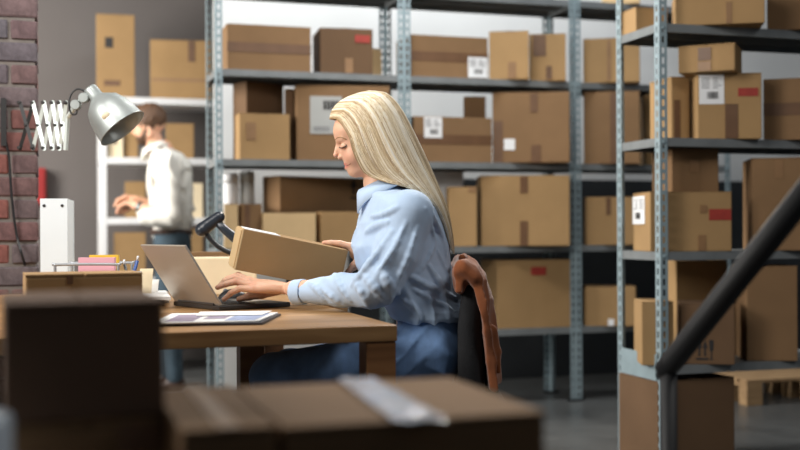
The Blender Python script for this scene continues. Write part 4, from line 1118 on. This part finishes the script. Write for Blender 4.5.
for side in (1, -1):
    o0 = len(vv)
    for a in range(NT+1):
        P = hair_pt(a/NT, 0)
        for b in range(NS+1):
            q = cr(P, 9*b/NS)
            gr = 0.5*math.sin(a*1.7+2*math.sin(b*0.11))+0.4*lock[(a*7//3) % 200]
            fade = min(1, b/8)
            c0 = cr(HA[1], 9*b/NS)
            nx, ny = q[0]-375, q[1]-150
            vv.append(((q[0]-400)*S0, 3.0+side*(q[2]*S0*(1+0.012*gr*fade)), (HOR-q[1])*S0))
            tn = min(1, max(0, 0.5+0.5*streak(a/NT))); cc.append(BL2*(1-tn)+BL1*tn)
    for a in range(NT):
        for b in range(NS):
            i = o0+a*(NS+1)+b
            f = (i, i+1, i+NS+2, i+NS+1); ff.append(f if side > 0 else f[::-1])
hm = np_mesh('hair', cam_to_world(np.array(vv))-np.array(tuple(wl)), np.array(ff), np.array(cc))
hair = part(woman, 'hair', None, 'hair_blonde', me=hm, label='long straight blonde hair')
def strands(parent, n, seed):
    rg = np.random.RandomState(seed); vs = []; fs = []; cs = []
    for k in range(n):
        t_ = rg.uniform(0, 1); side = 1 if rg.rand() < 0.8 else -1
        P = hair_pt(t_, 0).copy()
        P2 = hair_pt(min(1, max(0, t_+rg.normal(0, 0.05))), 0)
        out = rg.uniform(0.012, 0.045) if t_ < 0.97 else 0.0
        s_end = rg.uniform(7.6, 9.2); wv = rg.uniform(0, 6.28); r0 = rg.uniform(0.0005, 0.0011)
        tone = streak(t_)+rg.normal(0, 0.35); colr = BL1*(1-min(1, tone))+BL3*min(1, tone) if tone > 0 else BL1*(1-min(1, -tone))+BL2*min(1, -tone)
        n_ = 20; pts = []
        for b in range(n_):
            f = b/(n_-1); q = cr(P*(1-f)+P2*f, s_end*f)
            lift = 0.35*math.sin(min(1, f*6)*PI/2)
            d = np.array([q[0]-378, q[1]-150]); d /= np.linalg.norm(d)+1e-6
            edge = max(0, (t_-0.6)/0.4)
            q0 = q[0]+d[0]*(lift*edge+0.8*out*20*edge)+0.4*math.sin(f*7+wv); q1 = q[1]+d[1]*(lift*edge)
            vdep = 3.0+side*(q[2]*S0*(1+out))-side*0.0006
            pts.append(((q0-400)*S0, vdep, (HOR-q1)*S0))
        pts = np.array(pts); tg = np.gradient(pts, axis=0); tg /= np.linalg.norm(tg, axis=1)[:, None]+1e-9
        ref = np.array([0.3, -1.0, 0.2]); A = np.cross(tg, ref); A /= np.linalg.norm(A, axis=1)[:, None]+1e-9; Bn = np.cross(tg, A)
        o0 = len(vs)*1
        for b in range(n_):
            r = r0*(1-0.75*max(0, b/(n_-1)-0.6)/0.4)
            for j in range(3):
                an = 2*PI*j/3; vs.append(pts[b]+(A[b]*math.cos(an)+Bn[b]*math.sin(an))*r); cs.append(colr)
        for b in range(n_-1):
            for j in range(3):
                j2 = (j+1) % 3; fs.append((o0+b*3+j, o0+b*3+j2, o0+(b+1)*3+j2, o0+(b+1)*3+j))
    me = np_mesh('hair_strands', cam_to_world(np.array(vs))-np.array(tuple(wl)), np.array(fs), np.array(cs))
    o = part(parent, 'hair_strands', None, 'hair_blonde', me=me); o['kind'] = 'stuff'
strands(hair, 1900, 5)

# shirt
SKN = [(186, 381, 18, .060), (190.5, 387, 25, .098), (196.5, 395, 32, .145), (208, 400, 39, .165), (225, 401, 44, .170), (245, 400.5, 50, .166), (265, 404, 48, .16), (285, 413, 45, .158), (300, 420, 43, .165), (309, 426, 40.5, .172), (315, 428, 39.5, .172), (319, 429, 37, .164)]
shk = [((HOR-y)*S0, (c_-400)*S0, 3.0, a*S0, b) for (y, c_, a, b) in SKN]
cuff_n = p3(301, 292, 2.965)
base_sh = U((loft(shk), 1), (el(p3(408, 212, 2.86), (0.062, 0.05, 0.052)), 0.035), (rc(p3(409, 213, 2.85), p3(397, 252, 2.835), 0.052, 0.055), 0.03), (rc(p3(397, 252, 2.835), p3(381, 280, 2.83), 0.055, 0.054), 0.02), (rc(p3(381, 280, 2.83), p3(373, 290, 2.835), 0.054, 0.046), 0.02),
            (rc(p3(373, 290, 2.835), p3(342, 290.5, 2.90), 0.046, 0.043), 0.02), (rc(p3(342, 290.5, 2.90), cuff_n, 0.043, 0.029), 0.015),
            (rc(p3(398, 211, 3.14), p3(380, 282, 3.29), 0.056, 0.05), 0.03), (rc(p3(380, 282, 3.29), p3(367, 264, 3.262), 0.05, 0.033), 0.015))
def fold(P, a, dirn, fr, wob, seed, sharp=1.6):
    d = A3(dirn); d = d/np.linalg.norm(d)
    ph = (P@d)*fr*0.80+wob*noise(P+seed, 6.5)+0.25*noise(P+seed*2, 18.0)
    r = np.clip(1-np.sqrt(np.sin(ph)**2+0.012), 0, 1); amp = np.clip(0.55+0.9*noise(P+seed*3, 9.0), 0, 1.2); return a*r**sharp*amp
def mask(P, c_, r): return np.clip(1.4-np.linalg.norm((P-A3(c_))/A3(r), axis=1), 0, 1)
RIDGES = [[(406, 222), (394, 248), (379, 271), (367, 299)], [(417, 228), (409, 254), (399, 276), (391, 296)], [(392, 232), (378, 252), (364, 270), (353, 284)], [(425, 209), (434, 236), (430, 256), (419, 272)],
          [(414, 290), (432, 300), (451, 310)], [(411, 277), (432, 288), (455, 298)], [(318, 285), (332, 296), (347, 306)], [(354, 277), (361, 292), (370, 308)], [(365, 276), (375, 288), (387, 302)],
          [(437, 250), (446, 270), (450, 288)], [(372, 216), (384, 214), (397, 208)], [(366, 232), (376, 226), (388, 222)], [(334, 274), (340, 286), (350, 300)], [(402, 300), (412, 307), (420, 316)], [(426, 262), (437, 280), (444, 300)], [(310, 283), (318, 290), (324, 299)],
          [(433, 215), (441, 235), (446, 255)], [(381, 268), (388, 282), (399, 294)]]
rid = []
for kk_, rp__ in enumerate(RIDGES):
    pp = [np.array(q_) for q_ in (march(base_sh, x, y, 2.6, 3.3) for x, y in rp__) if q_ is not None]
    if len(pp) < 2: continue
    pp = [np.array(tuple(v)) for v in spline(pp, 2*len(pp)+1)]
    n_ = len(pp)
    for i in range(n_-1):
        w0, w1 = math.sin(PI*(i+0.35)/(n_-0.3)), math.sin(PI*(i+1.0)/(n_-0.3))
        r_ = 0.0075+0.0020*(kk_ % 3)
        rid.append((rc(pp[i]+np.array([0, 0.005*(1-w0)+0.0005, 0]), pp[i+1]+np.array([0, 0.005*(1-w1)+0.0005, 0]), r_*(0.5+0.5*w0), r_*(0.5+0.5*max(0, w1))), 0.008))
base_sh0 = base_sh
_rid = U(*[(f_, 0.004) for f_, k_ in rid])
def base_sh(P):
    d = base_sh0(P); nr = np.abs(d) < 0.03
    if nr.any():
        d = d.copy(); d[nr] = smin(d[nr], _rid(P[nr]), 0.0075)
    return d
def shirt_f(P):
    P = P.astype(np.float32); d = base_sh(P)
    near = (np.abs(d) < 0.05)
    if near.any():
        Q = P[near]; g = np.zeros(len(Q), np.float32)
        g += 0.002*mask(Q, p3(392, 262, 2.8), (0.10, 0.10, 0.17))*(fold(Q, 1, (0.75, 0.1, 0.55), 85, 2.2, 1.3)-0.3)
        g += 0.003*mask(Q, p3(375, 290, 2.84), (0.085, 0.11, 0.06))*(fold(Q, 1, (0.95, 0.1, -0.35), 110, 2.0, 4.1)-0.3)
        g += 0.003*mask(Q, p3(330, 290, 2.92), (0.08, 0.10, 0.07))*(fold(Q, 1, (0.8, 0.2, 0.6), 95, 2.4, 7.7)-0.3)
        g += 0.010*mask(Q, p3(440, 275, 2.95), (0.10, 0.25, 0.15))*(fold(Q, 1, (0.85, 0.2, 0.45), 62, 2.6, 2.2)-0.3)
        g += 0.010*mask(Q, p3(415, 312, 2.9), (0.15, 0.25, 0.06))*(fold(Q, 1, (0.95, 0.3, 0.25), 80, 2.0, 9.2)-0.3)
        g += 0.007*mask(Q, p3(370, 235, 2.95), (0.09, 0.2, 0.14))*(fold(Q, 1, (0.5, 0.5, 0.7), 70, 2.4, 5.5)-0.3)
        g += 0.0012*noise(Q, 22.0)
        d = d.copy(); d[near] = d[near]-g
    return d
shirt_cut = cut(cut(shirt_f, rc(Q3(372, 163), Q3(378, 185), 0.048, 0.046), 0.004), rc(p3(312, 291, 2.95), p3(270, 290, 2.99), 0.0245, 0.0245), 0.003)
dcf = (np.array(p3(302, 292, 2.963))-np.array(p3(330, 290.5, 2.92))); dcf /= np.linalg.norm(dcf)
shirt_cut = cut(shirt_cut, both(plane(np.array(cuff_n)-dcf*0.009, -dcf), rc(cuff_n, tuple(np.array(cuff_n)+dcf*0.03), 0.07, 0.07), 0.001), 0.001)
shirt = solid(woman, 'shirt', shirt_cut, (-0.34, 2.74, -0.28), (0.2, 3.37, 0.14), 0.0032, 'shirt_blue', lip=2.0)
# cuff and its button
dcf = (np.array(p3(302, 292, 2.963))-np.array(p3(330, 290.5, 2.92))); dcf /= np.linalg.norm(dcf)
c0 = np.array(cuff_n)-dcf*0.012; c1 = np.array(cuff_n)+dcf*0.022
cf = cut(both(rc(c0-dcf*0.1, c1+dcf*0.1, 0.0375, 0.0305), lambda P: np.maximum((P-A3(c1))@A3(dcf), -((P-A3(c0))@A3(dcf))), 0.002), rc(c0-dcf*0.1, c1+dcf*0.1, 0.0335, 0.0265), 0.002)
solid(woman, 'cuff', cf, *bounds([c0, c1], 0.05), 0.0022, 'shirt_blue')
# collar
ea = np.array([0.42, 0, -0.907]); eu = np.array([0.907, 0, 0.42]); cc0 = np.array(Q3(377.5, 183))
rows = []; nphi = 60
for i in range(nphi+1):
    ph = math.radians(24+312*i/nphi); d = -math.cos(ph)*eu+np.array([0, -math.sin(ph), 0])*1.0
    fr = max(0, math.cos(ph))**2
    vs_ = lambda k: d*np.array([1, k, 1])
    rows.append([cc0+d*0.053+ea*0.002, cc0+d*0.059-ea*0.004, cc0+vs_(1.12)*0.068+ea*0.004, cc0+vs_(1.30+0.10*fr)*(0.084+0.008*fr)+ea*(0.030+0.030*fr**1.6)])
vs = np.array([p for r_ in rows for p in r_]); fs = [(i*4+j, i*4+j+1, i*4+5+j, i*4+4+j) for i in range(nphi) for j in range(3)]
cm = np_mesh('collar', cam_to_world(vs)-np.array(tuple(wl)), np.array(fs))
o = part(woman, 'collar', None, 'shirt_blue', me=cm)
md = o.modifiers.new('thickness', 'SOLIDIFY'); md.thickness = 0.003
strand_tube(o, 'collar_edge', [r_[3] for r_ in rows[::3]], 0.0014, 'shirt_seam')
# placket buttons down the front edge of the shirt
for k, yy in enumerate((196, 212, 228, 244)):
    zz = np.linspace(-0.3, 0.1, 600).astype(np.float32)
    P = np.stack([zz, np.full(600, 2.985, np.float32), np.full(600, (HOR-yy)*S0, np.float32)], 1); dd = shirt_f(P); i = int(np.argmax(dd < 0))
    b = Vector(cam_to_world(P[i:i+1])[0])-wl
    part(woman, 'button', MB().lathe([(0.0055, -0.003), (0.0055, 0.0015), (0.004, 0.002)], 12, b, -RT), 'button')
def shirt_seam(name, pts, r=0.0012):
    return strand_tube(shirt, name, [q_ for q_ in (march(shirt_f, x, y, 2.6, 3.3) for x, y in pts) if q_ is not None], r, 'shirt_seam')
shirt_seam('placket_seam', [(378, 197), (375, 206), (371, 217), (366, 230)])
shirt_seam('armhole_seam', [(414, 196), (424, 207), (430, 222), (428, 240), (421, 254)])
shirt_seam('yoke_seam', [(397, 193), (408, 191), (416, 196)])
# jeans
base_j = U((el(Q3(429, 346), (0.093, 0.168, 0.108)), 1), (loft([((HOR-345)*S0, (430-400)*S0, 3.0, 35*S0, .166), ((HOR-316)*S0, (429.5-400)*S0, 3.0, 33.5*S0, .156)]), 0.03),
           (rc(hip_n, kne_n, 0.086, 0.062), 0.035), (rc(kne_n, ank_n, 0.060, 0.050), 0.02), (rc(hip_f, kne_f, 0.086, 0.062), 0.035), (rc(kne_f, ank_f, 0.060, 0.050), 0.02))
def jeans_f(P):
    P = P.astype(np.float32); d = base_j(P); near = np.abs(d) < 0.05
    if near.any():
        Q = P[near]; g = np.zeros(len(Q), np.float32)
        g += 0.016*mask(Q, p3(408, 345, 2.88), (0.08, 0.2, 0.09))*(fold(Q, 1, (0.55, 0.2, -0.8), 80, 2.0, 3.3)-0.3)
        g += 0.013*mask(Q, p3(440, 365, 2.88), (0.09, 0.2, 0.08))*(fold(Q, 1, (0.3, 0.1, 0.95), 75, 2.2, 6.1)-0.3)
        g += 0.006*mask(Q, p3(340, 365, 2.88), (0.2, 0.2, 0.12))*(fold(Q, 1, (0.8, 0.1, -0.6), 60, 2.4, 8.3)-0.3)
        g += 0.003*noise(Q, 18.0)
        d = d.copy(); d[near] = d[near]-g
    return d
jeans = solid(woman, 'jeans', jeans_f, (-0.42, 2.72, -0.89), (0.22, 3.3, -0.22), 0.0048, 'denim')
def seam(name, pts, r=0.0014, m='denim_seam'):
    pp = [q_ for q_ in (march(jeans_f, x, y) for x, y in pts) if q_ is not None]
    return strand_tube(jeans, name, pp, r, m)
seam('side_seam', [(448, 326), (455, 338), (458, 350), (452, 366), (444, 378)])
seam('pocket_seam', [(424, 327), (430, 337), (438, 342), (447, 343)])
seam('thigh_seam', [(404, 338), (412, 352), (420, 364), (424, 378)])
# shoes
for (ak, nm) in ((ank_n, 'shoe'), (ank_f, 'shoe')):
    a = np.array(ak); g0 = -CAMH
    fs_ = both(U((el((a[0]-0.07, a[1], g0+0.028), (0.125, 0.045, 0.045)), 1), (el((a[0]+0.0, a[1], g0+0.055), (0.055, 0.04, 0.055)), 0.03)), plane((0, 0, g0+0.002), (0, 0, -1)), 0.004)
    solid(woman, nm, fs_, (a[0]-.22, a[1]-.08, g0-.02), (a[0]+.1, a[1]+.08, g0+.14), 0.006, 'shoe_white')

# carton in her hands
TL, BLc, TR = [np.array(q) for q in (p3(242.5, 229, 3.04), p3(236.5, 270, 3.045), p3(348, 250.5, 3.13))]
e1 = TR-TL; Lx = np.linalg.norm(e1); e1 /= Lx; e2 = TL-BLc; e2 -= e1*(e2@e1); Hz = np.linalg.norm(e2); e2 /= Hz; e3 = np.cross(e1, e2); e3 = e3 if e3[1] > 0 else -e3
Dp = 0.115
BL0 = TL-e2*Hz
bc = Vector(cam_to_world((BL0+e1*Lx/2+e3*Dp/2)[None])[0])
hb = thing('cardboard_box', 'slim tan carton tilted in the woman\'s hand', 'box', bc, group='cartons')
def bxp(x, y, z): return Vector(cam_to_world((BL0+e1*x+e3*y+e2*z)[None])[0])-bc
def obx(x0, x1, y0, y1, z0, z1): return MB().hexa([bxp(x0,y0,z0), bxp(x1,y0,z0), bxp(x1,y1,z0), bxp(x0,y1,z0), bxp(x0,y0,z1), bxp(x1,y0,z1), bxp(x1,y1,z1), bxp(x0,y1,z1)])
part(hb, 'carton', obx(0.006, Lx-0.003, 0, Dp, 0, Hz), 'board_tan')
part(hb, 'end_flap', obx(0.0025, 0.0055, 0.0, Dp, 0.0, Hz), 'board_light'); part(hb, 'end_flap', obx(-0.0005, 0.002, 0.012, Dp-0.002, 0.004, Hz-0.004), 'board_light')
part(hb, 'end_flap', obx(Lx-0.0025, Lx, 0, Dp, 0, Hz), 'board_tan')
part(hb, 'label', obx(0.01, 0.11, 0.01, Dp-0.02, Hz+0.0003, Hz+0.002), 'label_white')

# ---- office chair and the jacket over its back
cl = Vector(at(432, 229, 3.0)); cl.z = 0
ch = thing('office_chair', 'black office chair the woman sits on', 'chair', cl)
X = lambda px: (px-400)*S0
seat = slab((X(428), 3.0, 0.485-CAMH), (0.205, 0.225, 0.04), 0.035)
solid(ch, 'seat', seat, (X(428)-.25, 2.74, 0.42-CAMH), (X(428)+.25, 3.26, 0.56-CAMH), 0.006, 'black_fabric')
def bend(f):       # backrest wraps slightly round the sitter
    def g(P):
        Q = P.copy(); Q[:, 0] = P[:, 0]+0.4*(P[:, 1]-3.0)**2-0.12*np.maximum(0, -(P[:, 2]+0.25)); return f(Q)
    return g
bkf = bend(slab((X(468.5), 3.0, -0.292), (0.033, 0.200, 0.158), 0.032, [[0.992, 0, 0.12], [0, 1, 0], [-0.12, 0, 0.992]]))
solid(ch, 'backrest', bkf, (X(445), 2.76, -0.48), (X(505), 3.24, -0.04), 0.005, 'black_fabric')
lc = lambda px, v, z: Vector(at(px, 229, 3.0)+FW*v)-cl+Vector((0, 0, z-CAMH))
part(ch, 'back_bar', MB().tube(spline([lc(430, 0, 0.43), lc(470, 0, 0.425), lc(492, 0, 0.46), lc(487, 0, 0.6)], 14), [0.018]*14, 10), 'black_metal', True)
part(ch, 'gas_lift', MB().lathe([(0.03, 0.08), (0.03, 0.26), (0.016, 0.262), (0.016, 0.442)], 16), 'black_metal', True)
part(ch, 'seat_plate', MB().cbox(-0.11, 0.11, -0.09, 0.09, 0.43, 0.447, 0.004), 'black_metal')
for k in range(5):
    a = 2*PI*k/5+0.3; u = Vector((math.cos(a), math.sin(a), 0))
    part(ch, 'base_leg', MB().tube([u*0.02+Vector((0,0,0.105)), u*0.15+Vector((0,0,0.09)), u*0.29+Vector((0,0,0.07))], [0.026, 0.021, 0.016], 8), 'black_plastic', True)
    part(ch, 'caster', MB().lathe([(0.015, -0.02), (0.0275, -0.018), (0.0275, 0.018), (0.015, 0.02)], 14, u*0.29+Vector((0,0,0.0275)), Vector((-u.y, u.x, 0))), 'black_plastic', True)
jl = Vector(at(480, 229, 3.0)); jl.z = CAMH-0.09
jk = thing('jacket', 'rust brown jacket draped over the back of the office chair', 'jacket', jl)
JP = [(459, 288, .010), (459, 273, .013), (464, 265, .014), (471, 268, .012), (479, 280, .011), (485, 300, .010), (489, 330, .010), (492, 360, .011), (493, 386, .011)]
JQ = [(np.array([p3(x, y, 2.79)[0], 0, p3(x, y, 2.79)[2]]), r) for x, y, r in JP]
prof_f = U(*[(rc(JQ[i_][0], JQ[i_+1][0], JQ[i_][1], JQ[i_+1][1]), 0.006) for i_ in range(len(JQ)-1)])
def jbase(P):
    Q = P.copy(); v = P[:, 1]-3.0; rear = np.clip((P[:, 2]*-1-0.05)*8, 0, 1)*(P[:, 0] > p3(470, 300, 2.79)[0])
    Q[:, 0] = P[:, 0]+0.4*v*v-0.4*0.21**2+rear*0.007*np.sin(v*46+P[:, 2]*9)-0.02*np.maximum(0, v)
    Q[:, 2] = P[:, 2]-0.006*np.sin(v*11+0.8)
    Q[:, 1] = 0
    d = prof_f(Q.astype(np.float32)); e = np.abs(v)-0.215-0.012*np.sin(P[:, 2]*22)
    return np.maximum(d, e).astype(np.float32)
jbase0 = jbase
jbase = U((jbase0, 1), (rc(p3(463, 270, 2.81), p3(472, 275, 2.80), 0.024, 0.018), 0.02), (rc(p3(462, 272, 2.82), p3(460, 287, 2.83), 0.020, 0.010), 0.02), (rc(p3(463, 267, 2.79), p3(476, 278, 2.785), 0.016, 0.012), 0.015), (rc(p3(493, 330, 2.81), p3(498, 352, 2.82), 0.012, 0.009), 0.015), (rc(p3(498, 352, 2.82), p3(499, 372, 2.82), 0.009, 0.007), 0.01))
jcut = jbase
def jac(P):
    P = P.astype(np.float32); d = jcut(P); near = np.abs(d) < 0.05
    if near.any():
        Q = P[near]; d = d.copy()
        d[near] -= 0.005*(fold(Q, 1, (0.55, 0.7, -0.2), 70, 1.8, 3.9)-0.3)+0.0015*noise(Q, 30.0)
    return d
solid(jk, 'cloth', jac, (X(440), 2.73, -0.47), (X(525), 3.26, -0.03), 0.0045, 'rust_cloth')
part(jk, 'collar', MB().tube(spline([Vector(at(462, 258, 2.88))-jl, Vector(at(464, 256.5, 2.94))-jl, Vector(at(464, 257, 3.05))-jl, Vector(at(462, 258, 3.10))-jl], 14), 0.009, 10), 'rust_cloth', True)

# ---- the man at the back
MZ = 6.7; MS = MZ/FPX
ml = Vector(at(170, 229, MZ)); ml.z = 0
man = thing('person', 'bearded man in a white shirt standing at the white shelf', 'person', ml)
ms = S0*1.04
MF, mh = head_field(p3(147, 124, MZ), ms, True)
MSK = srgb(222, 170, 140)
V1, F1 = net(MF, *bounds([mh(325, 85, -36), mh(412, 205, 36)], 0.01), 0.0045)
m3 = lambda px, py, dv=0.0: p3(px, py, MZ+dv)
def hand(wr_, kc, tips, thumb, side):
    it = [(rc(wr_[0], wr_[1], 0.034, 0.026), 1)]
    for k, (a, b) in enumerate(zip(kc, tips)):
        a_, b_ = np.array(a), np.array(b); m_ = a_*0.5+b_*0.5+np.array([-0.014, 0, 0.008])
        it += [(rc(wr_[1], a, 0.019, 0.0125), 0.012)]+chain([a, tuple(m_), b], [0.012, 0.0105, 0.009], 0.003)
    it += chain(thumb, [0.016, 0.013, 0.010], 0.008)
    return U(*it)
kcn = [tuple(np.array(m3(126, 203, -0.16))+np.array([0, 0.021*k, 0.004*math.sin(k)])) for k in range(4)]
tpn = [tuple(np.array(m3(117+1.3*k, 213, -0.14))+np.array([0, 0.019*k, 0])) for k in range(4)]
MH1 = hand((m3(152, 212, -0.2), m3(137, 206, -0.16)), kcn, tpn, [m3(134, 205, -0.11), m3(127, 210, -0.09), m3(121, 214, -0.09)], 1)
kcf = [tuple(np.array(m3(125, 197, 0.02))+np.array([0, 0.021*k, 0.004*math.sin(k)])) for k in range(4)]
tpf = [tuple(np.array(m3(115+1.3*k, 206, 0.0))+np.array([0, 0.019*k, 0])) for k in range(4)]
MH2 = hand((m3(150, 205, 0.12), m3(136, 200, 0.06)), kcf, tpf, [m3(133, 200, 0.02), m3(126, 206, 0.0), m3(120, 210, 0.0)], -1)
V2, F2 = net(MH1, *bounds([m3(108, 222, -0.26), m3(156, 192, 0.0)], 0.04), 0.004)
V3, F3 = net(MH2, *bounds([m3(108, 218, -0.06), m3(156, 188, 0.18)], 0.04), 0.004)
mhip = (230, 262); 
MKN = [(146, 162, 9.5, .07), (152, 166, 16.5, .15), (160, 170, 20.5, .195), (175, 170, 23.5, .20), (195, 171, 23, .18), (212, 172, 21.5, .17), (228, 172, 18.5, .17), (236, 172, 18.5, .17)]
mk = lambda dd: [((HOR-y)*MS, (c_-400)*MS, MZ, a*MS-dd, b-dd) for (y, c_, a, b) in MKN]
fz = lambda px, dv, z: ((px-400)*(MZ+dv)/FPX, MZ+dv, z-CAMH)
mhn, mkn_, man_ = fz(173, -0.09, 0.90), fz(168, -0.10, 0.50), fz(174, -0.11, 0.09)
mhf, mkf_, maf_ = fz(172, 0.09, 0.90), fz(164, 0.10, 0.50), fz(166, 0.11, 0.09)
msn, men, mwn = m3(170, 163, -0.19), m3(173, 216, -0.25), m3(149, 211, -0.20)
msf, mef, mwf = m3(169, 162, 0.19), m3(168, 212, 0.24), m3(149, 205, 0.12)
mcol = skin_color(MSK, [(mh(345, 164, 0), (0.010, 0.020, 0.005), 0.6, srgb(180, 110, 100)), (mh(349, 157, -16), (0.02, 0.02, 0.02), 0.3, SKR)])
MB_ = U((loft(mk(0.02)), 1), (rc(m3(164, 148), m3(168, 160), 0.05, 0.06), 0.02), (rc(msn, men, 0.045, 0.038), 0.02), (rc(men, mwn, 0.038, 0.033), 0.01), (rc(msf, mef, 0.045, 0.038), 0.02), (rc(mef, mwf, 0.038, 0.033), 0.01),
        (rc(mhn, mkn_, 0.075, 0.05), 0.03), (rc(mkn_, man_, 0.05, 0.034), 0.02), (rc(mhf, mkf_, 0.075, 0.05), 0.03), (rc(mkf_, maf_, 0.05, 0.034), 0.02))
V4, F4 = net(MB_, (-1.75, 6.35, -0.9), (-1.15, 7.05, 0.6), 0.014)
V, Fc, Cc = merge([(V1, F1, mcol(V1)), (V2, F2, mcol(V2)), (V3, F3, mcol(V3)), (V4, F4, mcol(V4))])
part(man, 'body', None, 'skin', me=np_mesh('body', cam_to_world(V)-np.array(tuple(ml)), Fc, Cc))
E_ = lambda c_, r, rot=TILT: el(mh(*c_), [x*ms for x in r], rot)
infl = lambda f, d: (lambda P: f(P)-d)
capf = U((E_((371, 124, 0), (37.5, 29.5, 34.5)), 1), (E_((345, 114, 0), (13, 20, 11)), 9*ms))
capf = cut(capf, E_((340, 148, 0), (19, 40, 24)), 3*ms)
capf = cut(capf, plane(mh(385, 174, 0), (-0.25, 0, 1)), 4*ms)
capf2 = lambda P: capf(P)-0.004*noise(P, 55.0)
solid(man, 'hair', capf2, *bounds([mh(322, 80, -34), mh(415, 175, 34)], 0.012), 0.0045, 'hair_brown')
beard = both(infl(MF, 0.006), U((E_((356, 170, 0), (19, 21, 13)), 1), (rc(mh(364, 163, -21), mh(371, 146, -25), 6*ms, 4*ms), 4*ms), (rc(mh(364, 163, 21), mh(371, 146, 25), 6*ms, 4*ms), 4*ms)), 0.003)
beard = cut(beard, E_((342, 165.8, 0), (6, 7, 2.6)), 0.002)
beard2 = lambda P: beard(P)-0.002*noise(P, 90.0)
solid(man, 'beard', beard2, *bounds([mh(325, 140, -36), mh(395, 200, 36)], 0.01), 0.004, 'hair_brown')
loc0 = ml
def mtube(name, pts, r, m):
    w_ = [Vector(q)-ml for q in cam_to_world(np.array(pts))]; part(man, name, MB().tube(spline(w_, 12), r, 6), m, True)
for q in (-1, 1):
    mtube('eyebrow', [mh(336, 140.4, 5*q), mh(337.2, 138.6, 10*q), mh(340.6, 137.8, 15*q), mh(346, 139, 19*q)], 0.003, 'hair_brown')
    mtube('eyelashes', [mh(342.2, 148.6, 7.4*q), mh(340.8, 149.2, 10*q), mh(340.5, 149.3, 13*q), mh(342, 149, 16.3*q)], 0.0016, 'lash')
mshirt = U((loft(mk(0)), 1), (rc(msn, men, 0.066, 0.062), 0.05), (rc(men, m3(147, 217, -0.21), 0.068, 0.062), 0.02), (rc(msf, mef, 0.064, 0.06), 0.05), (rc(mef, m3(153, 207, 0.14), 0.06, 0.048), 0.02))
def mshirt_f(P):
    P = P.astype(np.float32); d = mshirt(P); near = np.abs(d) < 0.06
    if near.any():
        Q = P[near]; d = d.copy()
        d[near] -= 0.026*(fold(Q, 1, (0.7, 0.3, 0.6), 52, 2.4, 2.9)-0.3)+0.004*noise(Q, 16.0)
    return d
mshirt_c = cut(mshirt_f, rc(mh(374, 160), mh(385, 190), 18.5*ms, 19.5*ms), 0.006)
solid(man, 'shirt', mshirt_c, (-1.8, 6.3, -0.08), (-1.12, 7.1, 0.56), 0.0085, 'shirt_white')
ea = np.array([0.42, 0, -0.907]); eu = np.array([0.907, 0, 0.42]); cc0 = np.array(mh(379, 182)); rows = []
for i in range(41):
    ph = math.radians(10+340*i/40); d = -math.cos(ph)*eu+np.array([0, -math.sin(ph), 0]); fr = max(0, math.cos(ph))**2
    rows.append([cc0+d*0.061, cc0+d*0.070-ea*0.004, cc0+d*np.array([1, 1.2, 1])*(0.098+0.008*fr)+ea*(0.034+0.022*fr)])
vs = np.array([p for r_ in rows for p in r_]); fs = [(i*3+j, i*3+j+1, i*3+4+j, i*3+3+j) for i in range(40) for j in range(2)]
o = part(man, 'collar', None, 'shirt_white', me=np_mesh('collar', cam_to_world(vs)-np.array(tuple(ml)), np.array(fs)))
md = o.modifiers.new('thickness', 'SOLIDIFY'); md.thickness = 0.004
# belt, jeans, shoes, watch
ring = [((172-400)*MS+math.cos(a)*18.2*MS, MZ+math.sin(a)*0.166, (HOR-231)*MS) for a in np.linspace(0, 2*PI, 33)]
w_ = [Vector(q)-ml for q in cam_to_world(np.array(ring))]
part(man, 'belt', MB().tube(w_, 0.017, 8), 'leather', True)
mj = U((loft([((HOR-230)*MS, (172-400)*MS, MZ, 17.6*MS, .160), ((HOR-250)*MS, (172.5-400)*MS, MZ, 18.5*MS, .175), ((HOR-262)*MS, (172.5-400)*MS, MZ, 17*MS, .17)]), 1), (rc(mhn, mkn_, 0.092, 0.066), 0.04), (rc(mkn_, man_, 0.066, 0.055), 0.02), (rc(mhf, mkf_, 0.092, 0.066), 0.04), (rc(mkf_, maf_, 0.066, 0.055), 0.02))
mj2 = lambda P: mj(P)-0.005*noise(P, 14.0)
solid(man, 'jeans', mj2, (-1.8, 6.35, -0.92), (-1.1, 7.05, 0.03), 0.011, 'denim_dark')
for a in (man_, maf_):
    g0 = -CAMH
    fs_ = both(U((el((a[0]-0.075, a[1], g0+0.03), (0.14, 0.05, 0.05)), 1), (el((a[0], a[1], g0+0.06), (0.06, 0.045, 0.06)), 0.03)), plane((0, 0, g0+0.002), (0, 0, -1)), 0.004)
    solid(man, 'shoe', fs_, (a[0]-.24, a[1]-.09, g0-.02), (a[0]+.1, a[1]+.09, g0+.16), 0.009, 'leather')
aw, bw_ = np.array(m3(140, 207.2, -0.168)), np.array(m3(137, 206, -0.16)); dw = bw_-aw; dw /= np.linalg.norm(dw)
cw = Vector(cam_to_world(aw[None])[0])-ml; dwv = Vector(tuple(RTn*dw[0]+FWn*dw[1]+UPn*dw[2]))
wt = part(man, 'watch', MB().lathe([(0.027, -0.011), (0.032, -0.011), (0.032, 0.011), (0.027, 0.011)], 20, cw, dwv, closed=True), 'strap_dark', True)
part(wt, 'watch_face', MB().lathe([(0.016, 0), (0.016, 0.006), (0.0, 0.007)], 16, cw-FW*0.030, -FW), 'lamp_silver', True)
